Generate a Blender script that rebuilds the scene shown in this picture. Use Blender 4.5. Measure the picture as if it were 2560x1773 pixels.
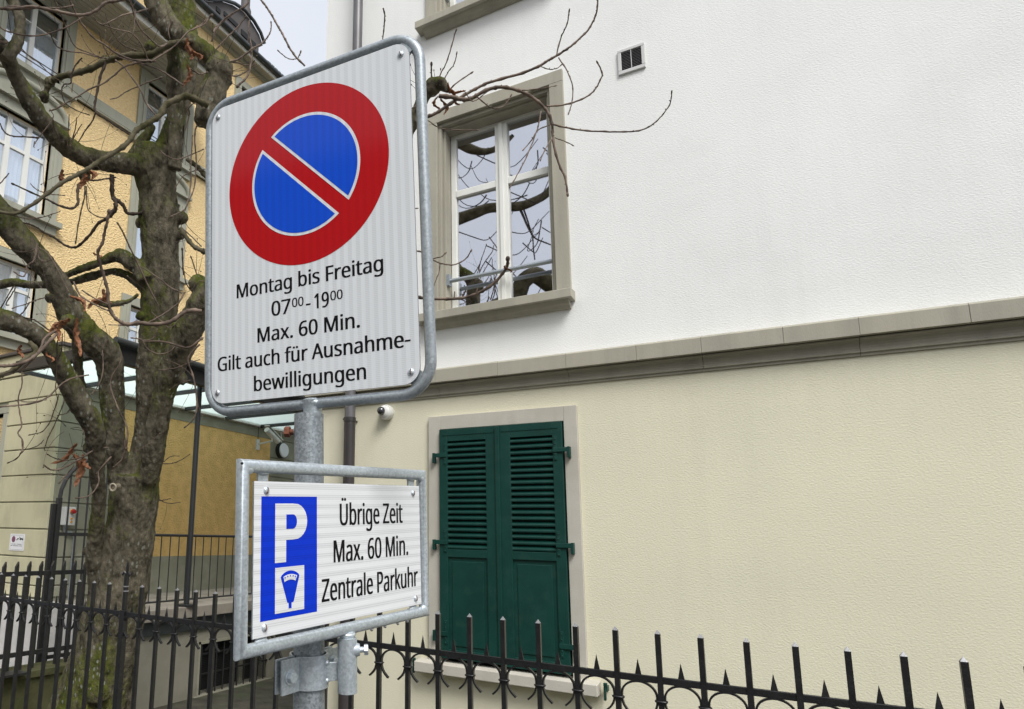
import bpy, bmesh, math, random
from mathutils import Vector, Matrix, noise
random.seed(7)
D = bpy.data
for o in list(D.objects): D.objects.remove(o)
scene = bpy.context.scene
COL = scene.collection
PI = math.pi
def R(a): return math.radians(a)

# ------------------------------------------------------------------ camera
EYE = 1.65
F, PX, PY = 1681.74, 838.87, 1032.45            # focal length and principal point of the 2560 px wide photograph
yaw, pitch, roll = R(33.3304), R(10.3160), R(1.3699)
fwd = Vector((-math.sin(yaw)*math.cos(pitch), math.cos(yaw)*math.cos(pitch), math.sin(pitch)))
rgt0 = Vector((math.cos(yaw), math.sin(yaw), 0)); up0 = rgt0.cross(fwd)
rgt = math.cos(roll)*rgt0 + math.sin(roll)*up0
upv = -math.sin(roll)*rgt0 + math.cos(roll)*up0
cam = D.objects.new('camera', D.cameras.new('camera')); COL.objects.link(cam)
cam.matrix_world = Matrix(((rgt.x, upv.x, -fwd.x, 0), (rgt.y, upv.y, -fwd.y, 0), (rgt.z, upv.z, -fwd.z, EYE), (0, 0, 0, 1)))
cam.data.sensor_width = 36; cam.data.lens = F/2560*36
cam.data.shift_x = (1280-PX)/2560; cam.data.shift_y = (PY-886.5)/2560
cam.data.clip_start = .05; cam.data.clip_end = 3000
scene.camera = cam

# ------------------------------------------------------------------ sky, sun, exposure (overcast)
SUN_EL, SUN_ROT = R(48), R(200)
w = D.worlds.new('World'); scene.world = w; w.use_nodes = True
nt = w.node_tree; nt.nodes.clear()
out = nt.nodes.new('ShaderNodeOutputWorld')
sky = nt.nodes.new('ShaderNodeTexSky'); sky.sky_type = 'NISHITA'; sky.sun_disc = False
sky.sun_elevation = SUN_EL; sky.sun_rotation = SUN_ROT; sky.air_density = 1.0; sky.dust_density = 6
hs = nt.nodes.new('ShaderNodeHueSaturation'); hs.inputs['Saturation'].default_value = .25
b1 = nt.nodes.new('ShaderNodeBackground'); b1.inputs['Strength'].default_value = .05
b2 = nt.nodes.new('ShaderNodeBackground'); b2.inputs['Strength'].default_value = .60
tc = nt.nodes.new('ShaderNodeTexCoord'); nz = nt.nodes.new('ShaderNodeTexNoise'); nz.inputs['Scale'].default_value = 2.2
nz.inputs['Detail'].default_value = 5
cr = nt.nodes.new('ShaderNodeValToRGB')
cr.color_ramp.elements[0].position = .3; cr.color_ramp.elements[0].color = (.80, .87, 1.0, 1)
cr.color_ramp.elements[1].position = .75; cr.color_ramp.elements[1].color = (.97, 1.0, 1.07, 1)
ad = nt.nodes.new('ShaderNodeAddShader')
L = nt.links.new
L(sky.outputs[0], hs.inputs['Color']); L(hs.outputs[0], b1.inputs[0])
L(tc.outputs['Generated'], nz.inputs['Vector']); L(nz.outputs[0], cr.inputs[0]); L(cr.outputs[0], b2.inputs[0])
L(b1.outputs[0], ad.inputs[0]); L(b2.outputs[0], ad.inputs[1]); L(ad.outputs[0], out.inputs[0])
sl = D.lights.new('sun', 'SUN'); sl.energy = 2.2; sl.angle = R(24); sl.color = (1, .985, .95)
so = D.objects.new('sun', sl); COL.objects.link(so)
sd = Vector((math.sin(SUN_ROT)*math.cos(SUN_EL), math.cos(SUN_ROT)*math.cos(SUN_EL), math.sin(SUN_EL)))
sd = Vector((.58, -.55, 1.0)).normalized()
so.rotation_euler = sd.to_track_quat('Z', 'Y').to_euler()
sky.sun_elevation = math.asin(sd.z); sky.sun_rotation = math.atan2(sd.x, sd.y)
vs = scene.view_settings
vs.view_transform = 'Standard'; vs.look = 'None'; vs.gamma = 1; vs.use_curve_mapping = False; vs.exposure = .33
cy = scene.cycles
cy.use_denoising = True; cy.max_bounces = 8; cy.transparent_max_bounces = 12; cy.sample_clamp_indirect = 6

# ------------------------------------------------------------------ helpers
ORG = {}
def at(px, py, t):                                  # the point t metres in front of the lens that the photograph shows at (px, py)
    a, b = (px-PX)/F, (PY-py)/F
    return Vector((0, 0, EYE)) + t*(a*rgt + b*upv + fwd)
def thing(name, label, cat, loc=(0, 0, 0), group=None, rot=None):
    o = D.objects.new(name, None); COL.objects.link(o); o.empty_display_size = .1
    o.location = loc
    if rot is not None: o.matrix_world = rot
    o['label'] = label; o['category'] = cat
    if group: o['group'] = group
    ORG[o.name] = Vector((0, 0, 0)) if rot is not None else Vector(loc)
    return o
def tag(o, label, cat, group=None):
    o['label'] = label; o['category'] = cat
    if group: o['group'] = group
    return o
class MB:
    def __init__(s): s.v = []; s.f = []
    def quad(s, a, b, c, d):
        n = len(s.v); s.v += [Vector(a), Vector(b), Vector(c), Vector(d)]; s.f.append((n, n+1, n+2, n+3)); return s
    def hexa(s, p):                                  # 8 points: bottom loop 0-3, top loop 4-7
        n = len(s.v); s.v += [Vector(q) for q in p]
        for q in ((3, 2, 1, 0), (4, 5, 6, 7), (0, 1, 5, 4), (1, 2, 6, 5), (2, 3, 7, 6), (3, 0, 4, 7)): s.f.append(tuple(n+i for i in q))
        return s
    def box(s, x0, x1, y0, y1, z0, z1):
        return s.hexa([(x0, y0, z0), (x1, y0, z0), (x1, y1, z0), (x0, y1, z0), (x0, y0, z1), (x1, y0, z1), (x1, y1, z1), (x0, y1, z1)])
    def mbox(s, m, u0, u1, d0, d1, z0, z1):         # box in a mapped frame
        return s.hexa([m(u0, d0, z0), m(u1, d0, z0), m(u1, d1, z0), m(u0, d1, z0), m(u0, d0, z1), m(u1, d0, z1), m(u1, d1, z1), m(u0, d1, z1)])
    def prism(s, pts, off):                          # planar polygon extruded by a vector
        n = len(s.v); k = len(pts); off = Vector(off)
        s.v += [Vector(p) for p in pts]+[Vector(p)+off for p in pts]
        s.f.append(tuple(n+i for i in reversed(range(k)))); s.f.append(tuple(n+k+i for i in range(k)))
        for i in range(k): j = (i+1) % k; s.f.append((n+i, n+j, n+k+j, n+k+i))
        return s
    def tube(s, pts, rad, n=8, cap=True, flat=None):
        pts = [Vector(p) for p in pts]; m = len(pts)
        if not hasattr(rad, '__len__'): rad = [rad]*m
        base = len(s.v); up = None
        for i, p in enumerate(pts):
            a = pts[max(i-1, 0)]; b = pts[min(i+1, m-1)]; t = (b-a)
            if t.length < 1e-9: t = Vector((0, 0, 1))
            t.normalize()
            if up is None:
                up = Vector((0, 0, 1)) if abs(t.z) < .9 else Vector((1, 0, 0))
            e1 = up-t*up.dot(t)
            if e1.length < 1e-6: e1 = t.orthogonal()
            e1.normalize(); up = e1; e2 = t.cross(e1)
            for k in range(n):
                an = 2*PI*k/n; r = rad[i]
                s.v.append(p+e1*math.cos(an)*r+e2*math.sin(an)*r)
        for i in range(m-1):
            for k in range(n):
                a = base+i*n+k; b = base+i*n+(k+1) % n
                s.f.append((a, b, b+n, a+n))
        if cap:
            s.f.append(tuple(base+k for k in reversed(range(n)))); s.f.append(tuple(base+(m-1)*n+k for k in range(n)))
        return s
    def ball(s, c, r, n=10, sx=(1, 1, 1), ax=None):
        c = Vector(c); m = max(4, n//2); base = len(s.v)
        M = ax if ax else Matrix.Identity(3)
        s.v.append(c+M@Vector((0, 0, r*sx[2])))
        for i in range(1, m):
            th = PI*i/m
            for k in range(n):
                an = 2*PI*k/n
                s.v.append(c+M@Vector((r*sx[0]*math.sin(th)*math.cos(an), r*sx[1]*math.sin(th)*math.sin(an), r*sx[2]*math.cos(th))))
        s.v.append(c+M@Vector((0, 0, -r*sx[2]))); last = len(s.v)-1
        for k in range(n): s.f.append((base, base+1+k, base+1+(k+1) % n))
        for i in range(m-2):
            for k in range(n):
                a = base+1+i*n+k; b = base+1+i*n+(k+1) % n; s.f.append((a, a+n, b+n, b))
        e = base+1+(m-2)*n
        for k in range(n): s.f.append((e+k, last, e+(k+1) % n))
        return s
    def mesh(s, name, mat, org=Vector((0, 0, 0)), smooth=0):
        me = D.meshes.new(name); me.from_pydata([tuple(v-org) for v in s.v], [], s.f)
        me.materials.append(mat); me.update()
        if smooth:
            me.shade_smooth() if hasattr(me, 'shade_smooth') else None
            me.set_sharp_from_angle(angle=R(smooth))
        return me
    def build(s, name, mat, parent=None, smooth=0, bevel=0, kind=None, org=None):
        org = ORG.get(parent.name, Vector((0, 0, 0))) if parent else (Vector(org) if org else Vector((0, 0, 0)))
        me = s.mesh(name, mat, org, smooth)
        bm = bmesh.new(); bm.from_mesh(me); bmesh.ops.recalc_face_normals(bm, faces=bm.faces); bm.to_mesh(me); bm.free()
        o = D.objects.new(name, me); COL.objects.link(o)
        if parent: o.parent = parent; ORG[o.name] = org
        else: o.location = org; ORG[o.name] = org
        if bevel:
            b = o.modifiers.new('bevel', 'BEVEL'); b.width = bevel; b.segments = 2; b.limit_method = 'ANGLE'; b.angle_limit = R(40)
        if kind: o['kind'] = kind
        return o
def inst(name, me, parent, loc):                     # a further object sharing a mesh; loc relative to the parent's base
    o = D.objects.new(name, me); COL.objects.link(o); o.parent = parent; o.location = loc; ORG[o.name] = ORG[parent.name]; return o

# ------------------------------------------------------------------ materials
def mat(name, col, rough=.8, streak=0, metal=0, spec=.5, var=.0, vscale=4, bump=0, bscale=60, bdetail=4, dirt=None, dscale=1.2, damt=0, coat=0, stretch=None, coord='Object', bdist=.01, vcol=None):
    m = D.materials.new(name); m.use_nodes = True; n = m.node_tree; p = n.nodes['Principled BSDF']; l = n.links.new
    p.inputs['Roughness'].default_value = rough; p.inputs['Metallic'].default_value = metal
    p.inputs['Specular IOR Level'].default_value = spec; p.inputs['Coat Weight'].default_value = coat
    p.inputs['Coat Roughness'].default_value = .08
    c = (*col, 1); p.inputs['Base Color'].default_value = c
    tcn = n.nodes.new('ShaderNodeTexCoord'); mp = n.nodes.new('ShaderNodeMapping'); l(tcn.outputs[coord], mp.inputs[0])
    if stretch: mp.inputs['Scale'].default_value = stretch
    cur = None
    if var:
        t = n.nodes.new('ShaderNodeTexNoise'); t.inputs['Scale'].default_value = vscale; t.inputs['Detail'].default_value = 6; l(mp.outputs[0], t.inputs['Vector'])
        r = n.nodes.new('ShaderNodeValToRGB'); lo = [x*(1-var) for x in col]; hi = [min(1, x*(1+var)) for x in col]
        if vcol: lo = vcol
        r.color_ramp.elements[0].position = .32; r.color_ramp.elements[1].position = .68
        r.color_ramp.elements[0].color = (*lo, 1); r.color_ramp.elements[1].color = (*hi, 1); l(t.outputs[0], r.inputs[0]); cur = r.outputs[0]
    if dirt:
        t = n.nodes.new('ShaderNodeTexNoise'); t.inputs['Scale'].default_value = dscale; t.inputs['Detail'].default_value = 8; t.inputs['Roughness'].default_value = .65; l(mp.outputs[0], t.inputs['Vector'])
        r = n.nodes.new('ShaderNodeValToRGB'); r.color_ramp.elements[0].position = .5; r.color_ramp.elements[1].position = .72
        r.color_ramp.elements[0].color = (0, 0, 0, 1); r.color_ramp.elements[1].color = (damt, damt, damt, 1); l(t.outputs[0], r.inputs[0])
        x = n.nodes.new('ShaderNodeMix'); x.data_type = 'RGBA'; x.inputs[6].default_value = c
        if cur: l(cur, x.inputs[6])
        x.inputs[7].default_value = (*dirt, 1); l(r.outputs[0], x.inputs[0]); cur = x.outputs[2]
    if streak:                                       # rain marks running down the surface, fine grain and pores
        m2 = n.nodes.new('ShaderNodeMapping'); m2.inputs['Scale'].default_value = (7, 7, .35); l(tcn.outputs[coord], m2.inputs[0])
        t = n.nodes.new('ShaderNodeTexNoise'); t.inputs['Scale'].default_value = 1.6; t.inputs['Detail'].default_value = 7; t.inputs['Roughness'].default_value = .6; l(m2.outputs[0], t.inputs['Vector'])
        t2 = n.nodes.new('ShaderNodeTexNoise'); t2.inputs['Scale'].default_value = .9; t2.inputs['Detail'].default_value = 4; l(tcn.outputs[coord], t2.inputs['Vector'])
        mu = n.nodes.new('ShaderNodeMath'); mu.operation = 'MULTIPLY'; l(t.outputs[0], mu.inputs[0]); l(t2.outputs[0], mu.inputs[1])
        r = n.nodes.new('ShaderNodeMapRange'); r.inputs[1].default_value = .22; r.inputs[2].default_value = .42; r.inputs[3].default_value = 1; r.inputs[4].default_value = 1-streak; l(mu.outputs[0], r.inputs[0])
        sc = n.nodes.new('ShaderNodeVectorMath'); sc.operation = 'SCALE'
        if cur: l(cur, sc.inputs[0])
        else: sc.inputs[0].default_value = col
        l(r.outputs[0], sc.inputs['Scale']); cur = sc.outputs[0]
    if cur: l(cur, p.inputs['Base Color'])
    if bump:
        t = n.nodes.new('ShaderNodeTexNoise'); t.inputs['Scale'].default_value = bscale; t.inputs['Detail'].default_value = bdetail; l(mp.outputs[0], t.inputs['Vector'])
        b = n.nodes.new('ShaderNodeBump'); b.inputs['Strength'].default_value = bump; b.inputs['Distance'].default_value = bdist
        l(t.outputs[0], b.inputs['Height']); l(b.outputs[0], p.inputs['Normal'])
    return m
M = {}
M['white'] = mat('white_plaster', (.82, .825, .81), .95, spec=.2, var=.03, vscale=.8, bump=.40, bscale=66, bdetail=5, bdist=.007, stretch=(1, 1, 1.5), dirt=(.66, .66, .64), dscale=.5, damt=.35, streak=.035)
M['cream'] = mat('cream_plaster', (.71, .68, .525), .95, spec=.2, var=.03, vscale=.8, bump=.40, bscale=66, bdetail=5, bdist=.007, stretch=(1, 1, 1.5), dirt=(.62, .61, .49), dscale=.6, damt=.4, streak=.035)
M['stone'] = mat('sandstone', (.39, .37, .305), .9, spec=.2, var=.08, vscale=3, bump=.15, bscale=90, stretch=(1.5, 1.5, .5), dirt=(.33, .30, .23), dscale=1.5, damt=.5, streak=0.135)
M['stonelight'] = mat('sandstone_pale', (.49, .465, .405), .9, spec=.2, var=.07, vscale=3, bump=.12, bscale=90, dirt=(.40, .37, .30), dscale=1.7, damt=.5, streak=0.1125)
M['green'] = mat('shutter_green', (.003, .040, .031), .45, spec=.35, var=.14, vscale=5, bump=.08, bscale=120, dirt=(.020, .060, .048), dscale=9, damt=.5)
M['winwhite'] = mat('window_white', (.78, .78, .74), .45, var=.03, bump=.02, streak=0.08)
M['pipe'] = mat('brown_pipe', (.048, .042, .043), .4, metal=.2, var=.2, vscale=5, stretch=(1, 1, .3))
M['pipeup'] = mat('grey_pipe', (.14, .135, .14), .4, metal=.2, var=.12, vscale=5)
M['iron'] = mat('black_iron', (.008, .008, .009), .38, spec=.5, var=.3, vscale=25, bump=.3, bscale=180, bdist=.004, dirt=(.03, .028, .027), dscale=45, damt=.25)
M['ironflat'] = mat('dark_iron', (.022, .022, .022), .5, var=.2, vscale=20, bump=.1, bscale=150, bdist=.003)
M['wornmetal'] = mat('bare_metal_tip', (.30, .30, .31), .5, metal=.7, var=.5, vscale=160)
M['yellow'] = mat('yellow_roughcast', (.92, .71, .39), .95, spec=.1, var=.04, vscale=13, vcol=(.82, .60, .30), bump=1, bscale=21, bdetail=4, bdist=.055, stretch=(1, 1, 1.4))
M['ochre'] = mat('ochre_roughcast', (.74, .49, .20), .95, spec=.1, var=.1, vscale=7, vcol=(.66, .43, .165), bump=.8, bscale=38, bdetail=4, bdist=.03)
M['trim'] = mat('grey_green_trim', (.37, .37, .30), .85, spec=.2, var=.06, vscale=2, bump=.08, bscale=60, dirt=(.28, .28, .22), dscale=1.1, damt=.5, streak=0.1125)
M['dado'] = mat('grey_dado', (.27, .265, .20), .9, spec=.2, var=.1, vscale=2, bump=.15, bscale=50, dirt=(.5, .48, .42), dscale=3, damt=.3)
M['annex'] = mat('annex_plaster', (.54, .51, .35), .9, spec=.2, var=.06, vscale=2, bump=.12, bscale=40, dirt=(.36, .35, .24), dscale=2.4, damt=.6, stretch=(1, 1, .7), streak=0.1125)
M['whitebase'] = mat('white_base', (.66, .64, .62), .9, var=.07, vscale=2, bump=.1, bscale=50, dirt=(.40, .42, .38), dscale=3, damt=.6, streak=0.135)
M['moss'] = mat('mossy_concrete', (.10, .10, .05), .95, spec=.1, var=.3, vscale=4, bump=.5, bscale=40, dirt=(.045, .075, .012), dscale=2.5, damt=.9)
M['concrete'] = mat('grey_concrete', (.28, .25, .21), .9, var=.15, vscale=3, bump=.2, bscale=50, dirt=(.17, .15, .12), dscale=2, damt=.6)
M['basement'] = mat('basement_plaster', (.23, .22, .17), .9, var=.1, vscale=2, bump=.15, bscale=30, dirt=(.33, .31, .26), dscale=2.2, damt=.4)
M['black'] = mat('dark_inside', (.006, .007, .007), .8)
M['rust'] = mat('rusty_bolt', (.16, .055, .03), .85, var=.4, vscale=60, bump=.4, bscale=200, bdist=.002)
M['roof'] = mat('dark_roof', (.075, .065, .062), .7, var=.15, vscale=3)
M['gutter'] = mat('dark_gutter', (.028, .033, .033), .45, var=.15)
M['gutterpale'] = mat('pale_gutter_board', (.50, .49, .43), .7, var=.06)
M['soffit'] = mat('painted_soffit', (.36, .35, .30), .8, var=.05)
M['beam'] = mat('dark_beam', (.035, .037, .04), .4, metal=.3, var=.1)
M['redlamp'] = mat('red_lamp', (.35, .01, .01), .15, coat=.6)
M['orange'] = mat('orange_button', (.62, .30, .03), .4)
M['greybox'] = mat('pale_box', (.56, .56, .55), .5, var=.04)
M['camwhite'] = mat('camera_housing', (.70, .70, .66), .4, dirt=(.45, .44, .4), dscale=12, damt=.6)
M['camdark'] = mat('camera_dome', (.03, .03, .035), .08, coat=1)
M['lamp'] = mat('lamp_glass', (.72, .74, .76), .3)
M['deadleaf'] = mat('dead_leaf', (.24, .10, .045), .7, var=.4, vscale=30, bump=.4, bscale=90, bdist=.004)
M['callus'] = mat('pale_cut_rim', (.42, .37, .28), .9, var=.2, vscale=60)
M['cutwood'] = mat('grey_cut_wood', (.20, .17, .12), .9, var=.3, vscale=50, bump=.4, bscale=90)
M['planter'] = mat('dry_grass', (.20, .15, .09), .9)
M['black_print'] = mat('black_print', (.004, .004, .005), .6, spec=.15)
M['pictogram'] = mat('faded_print', (.20, .06, .12), .5)
M['greytext'] = mat('grey_print', (.25, .25, .27), .5)
M['signwhite'] = mat('white_enamel', (.78, .78, .80), .4)
M['blind'] = mat('dark_blind', (.035, .045, .04), .7)
M['pavement'] = mat('asphalt', (.075, .075, .075), .95, var=.2, vscale=20, bump=.3, bscale=120)
M['earth'] = mat('garden_soil', (.055, .05, .035), .95, var=.4, vscale=5, bump=.6, bscale=30, dirt=(.04, .07, .02), dscale=1, damt=.8)

def galv(name, base=.42, sc=55, rough=.42, con=.2):
    m = D.materials.new(name); m.use_nodes = True; n = m.node_tree; p = n.nodes['Principled BSDF']; l = n.links.new
    t = n.nodes.new('ShaderNodeTexCoord')
    a = n.nodes.new('ShaderNodeTexNoise'); a.inputs['Scale'].default_value = sc; a.inputs['Detail'].default_value = 8; a.inputs['Roughness'].default_value = .75; l(t.outputs['Object'], a.inputs['Vector'])
    v = n.nodes.new('ShaderNodeTexVoronoi'); v.inputs['Scale'].default_value = sc*3.2; l(t.outputs['Object'], v.inputs['Vector'])
    vc = n.nodes.new('ShaderNodeSeparateColor'); l(v.outputs['Color'], vc.inputs[0])
    mx = n.nodes.new('ShaderNodeMix'); mx.inputs[0].default_value = .30; l(a.outputs[0], mx.inputs[2]); l(vc.outputs[0], mx.inputs[3])
    r = n.nodes.new('ShaderNodeValToRGB'); r.color_ramp.elements[0].position = .30; r.color_ramp.elements[1].position = .68
    lo, hi = base*(1-con), base*(1+con)
    r.color_ramp.elements[0].color = (lo*.90, lo*1.0, lo*1.07, 1); r.color_ramp.elements[1].color = (hi*.91, hi*1.0, hi*1.06, 1)
    l(mx.outputs[0], r.inputs[0]); l(r.outputs[0], p.inputs['Base Color'])
    p.inputs['Metallic'].default_value = .5
    rr = n.nodes.new('ShaderNodeMapRange'); rr.inputs[3].default_value = rough-.12; rr.inputs[4].default_value = rough+.2; l(mx.outputs[0], rr.inputs[0]); l(rr.outputs[0], p.inputs['Roughness'])
    b = n.nodes.new('ShaderNodeBump'); b.inputs['Strength'].default_value = .3; b.inputs['Distance'].default_value = .0015; l(a.outputs[0], b.inputs['Height']); l(b.outputs[0], p.inputs['Normal'])
    return m
M['galv'] = galv('galvanised_steel', .36, 75, .42, .19)
M['galvlight'] = galv('galvanised_light', .49, 80, .40, .18)
M['galvpost'] = galv('galvanised_post', .27, 75, .45, .34)
M['zinc'] = galv('bright_zinc', .62, 90, .32, .15)

def sheet(name, col, vertical, amt, coat=.6, dia=.0046, gloss=.12):
    """retroreflective sheeting: fine diamond lattice and faint bands"""
    m = D.materials.new(name); m.use_nodes = True; n = m.node_tree; p = n.nodes['Principled BSDF']; l = n.links.new
    t = n.nodes.new('ShaderNodeTexCoord'); sp = n.nodes.new('ShaderNodeSeparateXYZ'); l(t.outputs['Object'], sp.inputs[0])
    def mth(op, a, b=None):
        q = n.nodes.new('ShaderNodeMath'); q.operation = op
        for i, x in enumerate((a, b)):
            if x is None: continue
            if isinstance(x, (int, float)): q.inputs[i].default_value = x
            else: l(x, q.inputs[i])
        return q.outputs[0]
    x, y = sp.outputs[0], sp.outputs[1]
    k = 2*PI/dia
    s1 = mth('SINE', mth('MULTIPLY', mth('ADD', x, mth('MULTIPLY', y, .62)), k)); s2 = mth('SINE', mth('MULTIPLY', mth('SUBTRACT', x, mth('MULTIPLY', y, .62)), k))
    dm = mth('MULTIPLY', s1, s2)                                    # -1..1
    band = mth('SINE', mth('MULTIPLY', x if vertical else y, 2*PI/(.0185 if vertical else .0178)))
    nz = n.nodes.new('ShaderNodeTexNoise'); nz.inputs['Scale'].default_value = 5; l(t.outputs['Object'], nz.inputs['Vector'])
    bandm = mth('SMOOTH_MAX', mth('MULTIPLY', mth('MULTIPLY', band, 3), 1), -1); bandm = mth('SMOOTH_MIN', bandm, 1)
    bm_ = mth('MULTIPLY', bandm, mth('MULTIPLY', nz.outputs[0], 1.6))
    v = mth('ADD', mth('MULTIPLY', bm_, amt), mth('MULTIPLY', mth('MULTIPLY', dm, mth('SUBTRACT', 1.15, mth('MULTIPLY', bandm, .6))), amt*1.3))
    f = mth('ADD', 1, v)
    c = n.nodes.new('ShaderNodeVectorMath'); c.operation = 'SCALE'; c.inputs[0].default_value = col; l(f, c.inputs['Scale'])
    l(c.outputs[0], p.inputs['Base Color'])
    p.inputs['Specular IOR Level'].default_value = .1; p.inputs['Roughness'].default_value = .5; p.inputs['Coat Weight'].default_value = coat; p.inputs['Coat Roughness'].default_value = gloss; p.inputs['Coat IOR'].default_value = 1.45
    nb = n.nodes.new('ShaderNodeTexNoise'); nb.inputs['Scale'].default_value = 260; l(t.outputs['Object'], nb.inputs['Vector'])
    b = n.nodes.new('ShaderNodeBump'); b.inputs['Strength'].default_value = .10; b.inputs['Distance'].default_value = .0008; l(nb.outputs[0], b.inputs['Height']); l(b.outputs[0], p.inputs['Coat Normal'])
    return m
M['sheet1'] = sheet('reflective_white_tall', (.66, .68, .70), True, .065)
M['sheet2'] = sheet('reflective_white_wide', (.68, .69, .70), False, .085, coat=.3)
M['red'] = sheet('reflective_red', (.42, .0005, .004), True, .05, coat=.45, gloss=.07)
M['blue'] = sheet('reflective_blue', (.0002, .065, .56), True, .06, coat=.45, gloss=.07)
M['blue2'] = sheet('reflective_blue_wide', (.0002, .030, .52), False, .06, coat=.12)

def glass(name, tint, refl, trans, rough=.015):
    m = D.materials.new(name); m.use_nodes = True; n = m.node_tree; n.nodes.clear(); l = n.links.new
    o = n.nodes.new('ShaderNodeOutputMaterial'); g = n.nodes.new('ShaderNodeBsdfGlossy'); g.inputs['Roughness'].default_value = rough
    g.inputs['Color'].default_value = (*tint, 1)
    b = n.nodes.new('ShaderNodeBsdfTransparent'); b.inputs['Color'].default_value = (*trans, 1)
    x = n.nodes.new('ShaderNodeMixShader'); x.inputs[0].default_value = refl
    nz = n.nodes.new('ShaderNodeTexNoise'); nz.inputs['Scale'].default_value = 1.3; t = n.nodes.new('ShaderNodeTexCoord'); l(t.outputs['Object'], nz.inputs['Vector'])
    bp = n.nodes.new('ShaderNodeBump'); bp.inputs['Strength'].default_value = .08; bp.inputs['Distance'].default_value = .02; l(nz.outputs[0], bp.inputs['Height']); l(bp.outputs[0], g.inputs['Normal'])
    l(b.outputs[0], x.inputs[1]); l(g.outputs[0], x.inputs[2]); l(x.outputs[0], o.inputs[0]); return m
M['glass'] = glass('window_glass', (.90, .91, .95), .60, (.5, .5, .5))
M['glassc'] = glass('curtained_glass', (.92, .95, 1), .38, (.95, .98, 1))
M['curtain'] = mat('pale_curtain', (.82, .86, .90), .9)

def canopyglass():
    m = D.materials.new('frosted_canopy_glass'); m.use_nodes = True; n = m.node_tree; n.nodes.clear(); l = n.links.new
    o = n.nodes.new('ShaderNodeOutputMaterial'); d = n.nodes.new('ShaderNodeBsdfTranslucent'); d.inputs['Color'].default_value = (.82, .90, .885, 1)
    t = n.nodes.new('ShaderNodeBsdfTransparent'); t.inputs['Color'].default_value = (.82, .90, .885, 1)
    x = n.nodes.new('ShaderNodeMixShader'); x.inputs[0].default_value = .6
    l(t.outputs[0], x.inputs[1]); l(d.outputs[0], x.inputs[2]); l(x.outputs[0], o.inputs[0]); return m
M['canopy'] = canopyglass()

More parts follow.
